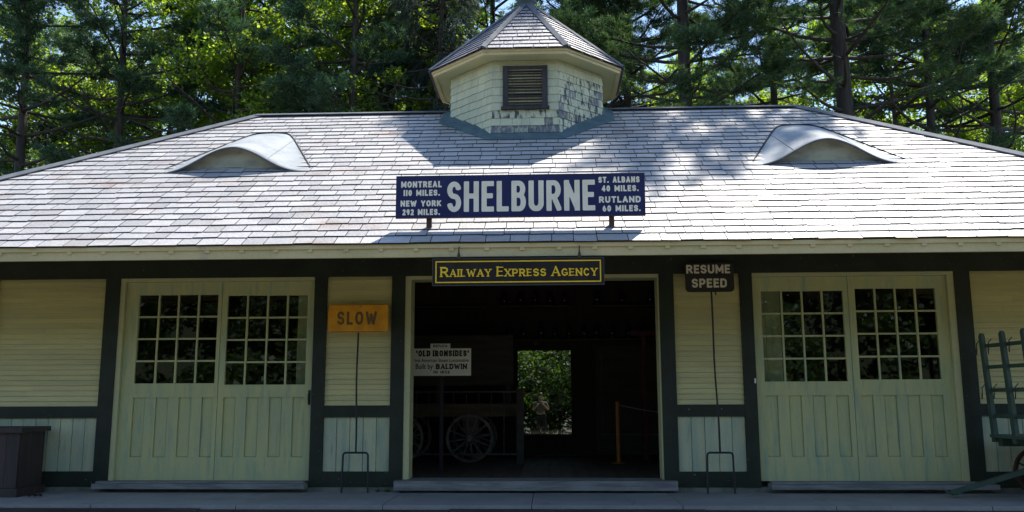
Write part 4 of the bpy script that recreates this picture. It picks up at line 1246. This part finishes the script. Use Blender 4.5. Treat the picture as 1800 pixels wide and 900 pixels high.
def blades(C, D, per, L, W, rng, spread=.8, up=.2):
    """per thin triangles fanning from every tuft centre"""
    n = len(C)
    C = np.repeat(C, per, 0); D = np.repeat(D, per, 0)
    d = D + rng.normal(0, spread, C.shape); d[:, 2] += up
    d /= np.linalg.norm(d, axis=1)[:, None]
    ln = L * rng.uniform(.6, 1.25, len(C))[:, None]
    sd = np.cross(d, rng.normal(0, 1, C.shape)); sd /= np.linalg.norm(sd, axis=1)[:, None]
    w = W * rng.uniform(.7, 1.3, len(C))[:, None]
    b = C + rng.normal(0, .03, C.shape)
    V = np.stack([b - sd * w, b + sd * w, b + d * ln], 1).reshape(-1, 3)
    F = np.arange(len(V)).reshape(-1, 3)
    return V, F

def leafquads(C, S, rng, flat=.5):
    n = len(C)
    nrm = rng.normal(0, 1, (n, 3)); nrm[:, 2] = np.abs(nrm[:, 2]) + flat; nrm /= np.linalg.norm(nrm, axis=1)[:, None]
    u = np.cross(nrm, rng.normal(0, 1, (n, 3))); u /= np.linalg.norm(u, axis=1)[:, None]
    v = np.cross(nrm, u)
    s = S * rng.uniform(.6, 1.3, n)[:, None]
    V = np.stack([C - u * s * .5, C + v * s * .36, C + u * s * .55 - nrm * s * .12, C - v * s * .36], 1).reshape(-1, 3)
    return V, np.arange(len(V)).reshape(-1, 4)

def make_pine(seed, H, r0, z0, lmax, dens=1.0, droop=0.0, mat_n='needle', L=.17, W=.009, bare=0.0, tip=None, per=11, lean=0.0, clean=0.35, zlive=0.0, pads=8, top=99.):
    rng = np.random.default_rng(seed)
    wood = Acc(); tufts = []; tdir = []
    zz = np.linspace(0, H, 14)
    path = np.stack([lean * zz / H * 2 + .06 * np.sin(zz * .35 + seed), .06 * np.cos(zz * .3 + seed), zz], 1)
    rad = r0 * (1 - .92 * (zz / H) ** .9) + .012
    wood.add(*tube_np(path, rad, 9))
    z = z0
    while z < H - .6:
        t = (z - z0) / (H - z0)
        env = min(1, .55 + 2.2 * t) * (1 - t) ** .55
        n = rng.integers(3, 6)
        a0 = rng.uniform(0, 6.28)
        for k in range(n):
            a = a0 + 6.283 * k / n + rng.normal(0, .3)
            ln = lmax * env * rng.uniform(.65, 1.15) + .3
            rise = rng.uniform(-.02, .22) + .30 * t - droop * .25
            s = np.linspace(0, 1, 8)
            out = ln * s
            hz = z + rng.normal(0, .12) + rise * out + (.10 * ln * s ** 2 * (1 - 2.2 * droop)) - .05 * ln * np.sin(s * 3.1)
            bend = rng.normal(0, .25)
            px = np.interp(z, zz, path[:, 0]); py = np.interp(z, zz, path[:, 1])
            wob = np.cumsum(rng.normal(0, .035 * (1 + ln * .3), (8, 3)), 0) * s[:, None]
            P = np.stack([px + out * np.cos(a + bend * s), py + out * np.sin(a + bend * s), hz], 1) + wob
            rb = min(.055, .020 + .011 * ln) * (1 - .85 * s) + .004
            wood.add(*tube_np(P, rb, 5))
            live = 0 if rng.random() < (bare if z > zlive else .86) else 1
            hi = z > 14.5 and z < top
            ntw = int((9 + 5.5 * ln) * dens * (.5 if hi else 1)) if live else int(rng.integers(2, 4))
            for q in range(ntw):
                f = 1 - (1 - clean) * rng.random() ** 1.15
                base = np.array([np.interp(f, s, P[:, i]) for i in range(3)])
                sa = a + bend * f + rng.choice([-1, 1]) * rng.uniform(.3, 1.2)
                tl = (.35 + .30 * ln * (1 - f) + .25 * rng.random()) * (1.0 if droop < .5 else .75)
                td = np.array([np.cos(sa), np.sin(sa), rng.uniform(-.05, .35) - 1.6 * droop])
                td /= np.linalg.norm(td)
                m = 4
                u = np.linspace(0, 1, m)
                TP = base + td * tl * u[:, None]; TP[:, 2] += .10 * tl * u ** 2 * (1 - 2 * droop) - droop * .5 * tl * u ** 2
                if q % 2 == 0 or not live: wood.add(*tube_np(TP, .010 * (1 - .75 * u) + .002, 3))
                if live:
                    nt = int(6 + 6 * tl)
                    uu = rng.uniform(.1, 1, nt)
                    c = np.stack([np.interp(uu, u, TP[:, i]) for i in range(3)], 1) + rng.normal(0, .035, (nt, 3))
                    tufts.append(c)
                    dd = np.repeat(td[None], nt, 0); dd[:, 2] -= droop * .9
                    tdir.append(dd)
            if pads and live and z > zlive - .6 and z < 14 and rng.random() < .34:
                npd = 130
                pc = P[-1] - np.array([np.cos(a + bend), np.sin(a + bend), 0]) * .35
                of = rng.normal(0, 1, (npd, 3)); of /= np.linalg.norm(of, axis=1)[:, None]; of *= rng.random(npd)[:, None] ** .4
                of[:, 2] = np.abs(of[:, 2]) * .38 - .35 * (of[:, 0] ** 2 + of[:, 1] ** 2) * .4
                tufts.append(pc + of * rng.uniform(.65, 1.1)); dd = of.copy(); dd[:, 2] += .25; tdir.append(dd)
        z += rng.uniform(.42, .8) * (1.0 if z < 14 or z > top else 1.7)
    C = np.concatenate(tufts); D = np.concatenate(tdir)
    V, F = blades(C, D, per, L, W, rng, .75, .22 - droop * .6)
    return wood.get(), (V, F)

def make_broad(seed, H, r0, z0, rx, n_leaf, size, flat=.5, rz=None, gaps=.0):
    rng = np.random.default_rng(seed)
    wood = Acc()
    zz = np.linspace(0, H * .86, 10)
    path = np.stack([.15 * np.sin(zz * .3 + seed), .15 * np.cos(zz * .23 + seed), zz], 1)
    wood.add(*tube_np(path, r0 * (1 - .9 * zz / zz[-1]) + .015, 8))
    clumps = []
    nl = 30
    for k in range(nl):
        z = z0 + (H * .84 - z0) * (k + rng.random()) / nl
        a = rng.uniform(0, 6.28); t = (z - z0) / (H - z0)
        ln = rx * (math.sin(math.pi * min(.98, .18 + .8 * t)) ** .7) * rng.uniform(.65, 1.1)
        s = np.linspace(0, 1, 7)
        P = np.stack([np.cos(a + .3 * s) * ln * s, np.sin(a + .3 * s) * ln * s, z + ln * (.45 * s - .12 * s * s)], 1)
        P[:, :2] += path[min(9, int(z / zz[-1] * 9)), :2]
        wood.add(*tube_np(P, (.02 + .012 * ln) * (1 - .85 * s) + .004, 5))
        for q in range(9):
            f = rng.uniform(.35, 1.0)
            b = np.array([np.interp(f, s, P[:, i]) for i in range(3)])
            e = b + rng.normal(0, 1, 3) * np.array([.75, .75, .45])
            wood.add(*tube_np(np.stack([b, (b + e) / 2 + [0, 0, .08], e]), np.array([.014, .009, .004]), 3))
            clumps.append((e, rng.uniform(.35, .75)))
    C0 = np.array([c[0] for c in clumps]); S0 = np.array([c[1] for c in clumps])
    idx = rng.integers(0, len(C0), n_leaf)
    off = rng.normal(0, 1, (n_leaf, 3)); off /= np.linalg.norm(off, axis=1)[:, None]
    off *= rng.random(n_leaf)[:, None] ** .45
    off[:, 2] *= .55
    C = C0[idx] + off * S0[idx][:, None]
    return wood.get(), leafquads(C, size, rng, flat)

_protos = {}
def plant_tree(kind, name, loc, rz, sc, label, cat='tree', group=None):
    """first of a kind is built, the next ones copy it with its parts"""
    if kind not in _protos:
        fn, wm, lm = KINDS[kind]
        (wv, wf), (lv_, lf_) = fn()
        o = empty(name, loc)
        np_mesh('trunk', wv, wf, M[wm], o, smooth=True)
        np_mesh('crown', lv_, lf_, M[lm], o)
        _protos[kind] = o
    else:
        o = copy_tree(_protos[kind]); o.name = name
    o.location = loc; o.rotation_euler = (0, 0, rz); o.scale = (sc, sc, sc)
    for k_ in ('label', 'category', 'group'):
        if k_ in o: del o[k_]
    tag(o, label, cat, group)
    return o

KINDS = {
    'pineA': (lambda: make_pine(1, 17.5, .27, 6.5, 3.6, .95, 0, bare=.15, clean=.42, zlive=9.6), 'bark', 'needle'),
    'pineB': (lambda: make_pine(2, 16.5, .22, 6.2, 3.2, 1.0, 0, bare=.18, clean=.42, zlive=8.9), 'bark', 'needleblue'),
    'pineD': (lambda: make_pine(9, 16.5, .24, 6.5, 3.0, .85, 0, bare=.28, clean=.45, zlive=9.0, pads=8), 'bark', 'needleblue'),
    'pineC': (lambda: make_pine(3, 27.5, .27, 7.0, 3.6, 1.0, 0, bare=.2, clean=.42, zlive=9.6, top=18.5), 'bark', 'needle'),
    'spruce': (lambda: make_pine(4, 17, .17, 5.5, 2.0, .85, .75, L=.15, W=.008, bare=.15, lean=-.3, clean=.2, pads=0), 'bark', 'needledark'),
    'mapleA': (lambda: make_broad(5, 17, .17, 4.5, 4.0, 42000, .135), 'barkpale', 'maple'),
    'mapleB': (lambda: make_broad(6, 16, .14, 4.0, 3.6, 36000, .125), 'barkpale', 'maple'),
    'shrub': (lambda: make_broad(8, 3.6, .05, .35, 1.7, 9000, .15, .3), 'barkpale', 'shrubleaf'),
}
def at(px, Y):
    """ground x of the vertical that stands at picture column px (1800 wide) at depth Y"""
    d = _F + _r3 * ((px - 900) / 1528.8) + _u3 * (313 / 1528.8)
    return 0.187 + d.x * (Y + 10.867) / d.y

for kind, nm, px, Y, rz, sc, lab in (
    ('pineC', 'pine_tree', 1207, 10.4, 1.3, .92, 'pine with the thickest dark trunk just right of the cupola'),
    ('pineD', 'pine_tree', 1362, 13.5, 1.9, .95, 'straight slender pine above the ridge left of the right eyebrow dormer'),
    ('pineC', 'pine_tree', 1482, 9.9, 2.6, 1.0, 'pine with many bare limbs rising behind the right end of the ridge'),
    ('pineB', 'pine_tree', 1630, 12.0, 4.2, .98, 'pine with a rounded bright green tuft behind the right hip of the roof'),
    ('pineA', 'pine_tree', 1742, 13.0, 3.1, 1.0, 'dark pine at the right edge of the picture behind the roof'),
    ('pineA', 'pine_tree', 1105, 16.0, 5.0, 1.05, 'shaded pine half hidden behind the right eave of the cupola'),
    ('pineD', 'pine_tree', 618, 12.5, 5.2, 1.0, 'thick trunked pine left of the cupola with a low soft bough'),
    ('pineD', 'pine_tree', 420, 12.0, 0.9, .98, 'soft blue green pine above the left end of the ridge'),
    ('pineB', 'pine_tree', 212, 13.0, 3.7, 1.02, 'dark trunked pine above the left hip of the roof'),
    ('pineB', 'pine_tree', 45, 12.0, 2.4, 1.0, 'dark pine at the left edge of the picture behind the roof'),
    ('spruce', 'spruce_tree', 738, 14.0, 0.3, 1.0, 'thin leaning conifer with hanging twigs, left of the pair beside the cupola'),
    ('spruce', 'spruce_tree', 764, 13.0, 2.2, 1.0, 'thin upright conifer with hanging twigs closest to the left side of the cupola'),
    ('spruce', 'spruce_tree', 1040, 18.0, 4.0, 1.1, 'thin conifer behind the cupola peak'),
    ('pineA', 'pine_tree', 868, 17.5, 1.1, 1.08, 'pine standing directly behind the left slope of the cupola roof'),
    ('pineB', 'pine_tree', 1018, 15.0, 5.7, 1.1, 'pine standing directly behind the right slope of the cupola roof'),
    ('mapleB', 'maple_tree', 455, 14.6, 4.4, .98, 'lime green maple leaning in front of the left pines above the end of the ridge'),
    ('mapleB', 'maple_tree', 575, 17.2, 0.5, 1.05, 'maple just left of the thick trunked pine, leaves lit through from behind'),
    ('mapleA', 'maple_tree', 520, 15.5, 0.0, 1.0, 'bright yellow green maple between the two pines left of the cupola'),
    ('mapleB', 'maple_tree', 685, 15.8, 1.2, 1.05, 'sunlit maple between the thick pine and the hanging conifers'),
    ('mapleB', 'maple_tree', 300, 18.5, 2.5, 1.05, 'maple with shaded lower leaves between the two leftmost dark trunks'),
    ('mapleA', 'maple_tree', 110, 19.5, 4.0, 1.0, 'maple filling the gap above the far left of the roof'),
    ('mapleB', 'maple_tree', 1290, 18.0, 3.3, .95, 'small bright maple low between the two pines right of the cupola'),
    ('mapleA', 'maple_tree', 1560, 17.5, 5.1, 1.0, 'maple showing yellow green between the right hand pines'),
    ('mapleB', 'maple_tree', 1790, 20.0, 0.7, 1.0, 'maple low behind the rightmost pine'),
):
    plant_tree(kind, nm, (at(px, Y), Y, gz - .05), rz, sc, lab, 'tree')

# far wood that reads as one mass behind them
def wood_mass(name, boxes, n, size, m, seed, zpow=1.0):
    rng = np.random.default_rng(seed)
    Cs = []
    for (x0, x1, y0, y1, z0, z1, w) in boxes:
        k = int(n * w); nc = max(20, int(k / 260))
        cc = np.stack([rng.uniform(x0, x1, nc), rng.uniform(y0, y1, nc), z0 + (z1 - z0) * rng.random(nc) ** zpow], 1)
        rr = rng.uniform(.7, 1.7, nc)
        idx = rng.integers(0, nc, k)
        off = rng.normal(0, 1, (k, 3)); off /= np.linalg.norm(off, axis=1)[:, None]
        off *= rng.random(k)[:, None] ** .5; off[:, 2] *= .6
        Cs.append(cc[idx] + off * rr[idx][:, None])
    V, F = leafquads(np.concatenate(Cs), size, rng, .4)
    return np_mesh(name, V, F, m)
tag(wood_mass('woodland', [(-36, -3, 24, 40, 4, 22, .62), (-3, 36, 28, 42, 3, 17, .42), (14, 36, 24, 30, 1, 17, .15)], 190000, .19, M['woodleaf'], 21), kind='stuff')
tag(wood_mass('woodland', [(-36, 36, -34, -26, -.4, 8, .8), (-36, 36, -34, -28, 4.5, 11, .5), (-24, 24, -25, -21, -.4, 3.0, .15)], 190000, .28, M['frontleaf'], 22, 1.1), kind='stuff')

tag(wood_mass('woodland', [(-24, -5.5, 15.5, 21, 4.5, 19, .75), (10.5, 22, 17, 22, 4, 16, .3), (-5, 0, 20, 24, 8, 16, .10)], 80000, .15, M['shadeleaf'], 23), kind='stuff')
# shrubs seen through the back door glass
for i, (x, y, sc, lab) in enumerate(((-1.9, 23.0, 1.0, 'leafy shrub seen through the glass at the left of the person'), (.55, 24.5, 1.15, 'tall leafy shrub seen through the back door behind the person'),
                                     (2.6, 23.5, .95, 'leafy shrub seen through the right side of the back door glass'), (-.6, 26.5, 1.3, 'large shrub farthest off through the back door'))):
    plant_tree('shrub', 'shrub', (x, y, gz - .02), i * 1.7, sc, lab, 'shrub')

# ================================================================== PERSON beyond the back door, a stand-in for the camera holder's reflection
def person(loc, rz):
    root = empty('person', loc, rz)
    V = {'pelvis': (0, 0, .95, .13), 'belly': (0, 0, 1.10, .135), 'chest': (0, .01, 1.28, .15), 'neck0': (0, 0, 1.42, .075), 'neck': (0, -.01, 1.48, .055),
         'head': (0, -.02, 1.56, .085), 'head2': (0, -.015, 1.64, .085), 'top': (0, -.01, 1.69, .06),
         'hipL': (-.10, 0, .90, .095), 'kneeL': (-.12, -.02, .50, .062), 'ankL': (-.13, .02, .09, .042), 'toeL': (-.15, -.14, .035, .035),
         'hipR': (.10, 0, .90, .095), 'kneeR': (.13, -.02, .50, .062), 'ankR': (.14, .02, .09, .042), 'toeR': (.17, -.14, .035, .035),
         'shL': (-.19, .01, 1.36, .062), 'elL': (-.27, -.06, 1.13, .046), 'wrL': (-.13, -.24, 1.28, .032), 'haL': (-.07, -.27, 1.36, .034),
         'shR': (.19, .01, 1.36, .062), 'elR': (.27, -.06, 1.13, .046), 'wrR': (.13, -.24, 1.28, .032), 'haR': (.07, -.27, 1.36, .034)}
    E = [('pelvis', 'belly'), ('belly', 'chest'), ('chest', 'neck0'), ('neck0', 'neck'), ('neck', 'head'), ('head', 'head2'), ('head2', 'top')]
    for s_ in 'LR':
        E += [('pelvis', 'hip' + s_), ('hip' + s_, 'knee' + s_), ('knee' + s_, 'ank' + s_), ('ank' + s_, 'toe' + s_), ('chest', 'sh' + s_), ('sh' + s_, 'el' + s_), ('el' + s_, 'wr' + s_), ('wr' + s_, 'ha' + s_)]
    names = list(V)
    def skin(nm, keep, grow, m, sub=2):
        ns = [k for k in names if k in keep]
        me = bpy.data.meshes.new(nm)
        me.from_pydata([V[k][:3] for k in ns], [(ns.index(a), ns.index(b)) for a, b in E if a in ns and b in ns], [])
        ob = bpy.data.objects.new(nm, me); COL.objects.link(ob)
        md = ob.modifiers.new('skin', 'SKIN'); md.use_smooth_shade = True
        for i, k in enumerate(ns):
            me.skin_vertices[0].data[i].radius = (V[k][3] + grow, V[k][3] * (.8 if k in ('chest', 'belly', 'pelvis') else 1) + grow)
        me.skin_vertices[0].data[0].use_root = True
        sb = ob.modifiers.new('sub', 'SUBSURF'); sb.levels = sub; sb.render_levels = sub
        bpy.context.view_layer.update()
        dg = bpy.context.evaluated_depsgraph_get()
        m2 = bpy.data.meshes.new_from_object(ob.evaluated_get(dg)); m2.name = nm
        bpy.data.objects.remove(ob)
        m2.materials.clear(); m2.materials.append(m)
        r = bpy.data.objects.new(nm, m2); COL.objects.link(r); r.parent = root
        return r
    skin('body', set(names), 0.0, M['skin'])
    skin('shirt', {'pelvis', 'belly', 'chest', 'neck0', 'shL', 'elL', 'shR', 'elR'}, .014, M['shirt'])
    skin('trousers', {'pelvis', 'hipL', 'kneeL', 'ankL', 'hipR', 'kneeR', 'ankR'}, .012, M['trousers'])
    hb = MB(); hb.lathe([(.0, .115), (.05, .108), (.085, .075), (.102, .03), (.100, -.02), (.085, -.05)][::-1], (0, .012, 1.635), 18)
    hb.build('hair', M['hair'], root, smooth=True)
    sh_ = MB()
    for sx in (-1, 1):
        sh_.tube([(sx * .135, .05, .045), (sx * .14, 0, .05), (sx * .155, -.10, .04), (sx * .165, -.17, .032)], [.04, .05, .045, .03], 10)
    sh_.build('shoes', M['hair'], root, smooth=True)
    return root
tag(person((-.15, 20.5, gz), 0.0), 'person in a pale top and dark trousers seen through the back door glass, hands raised', 'person')
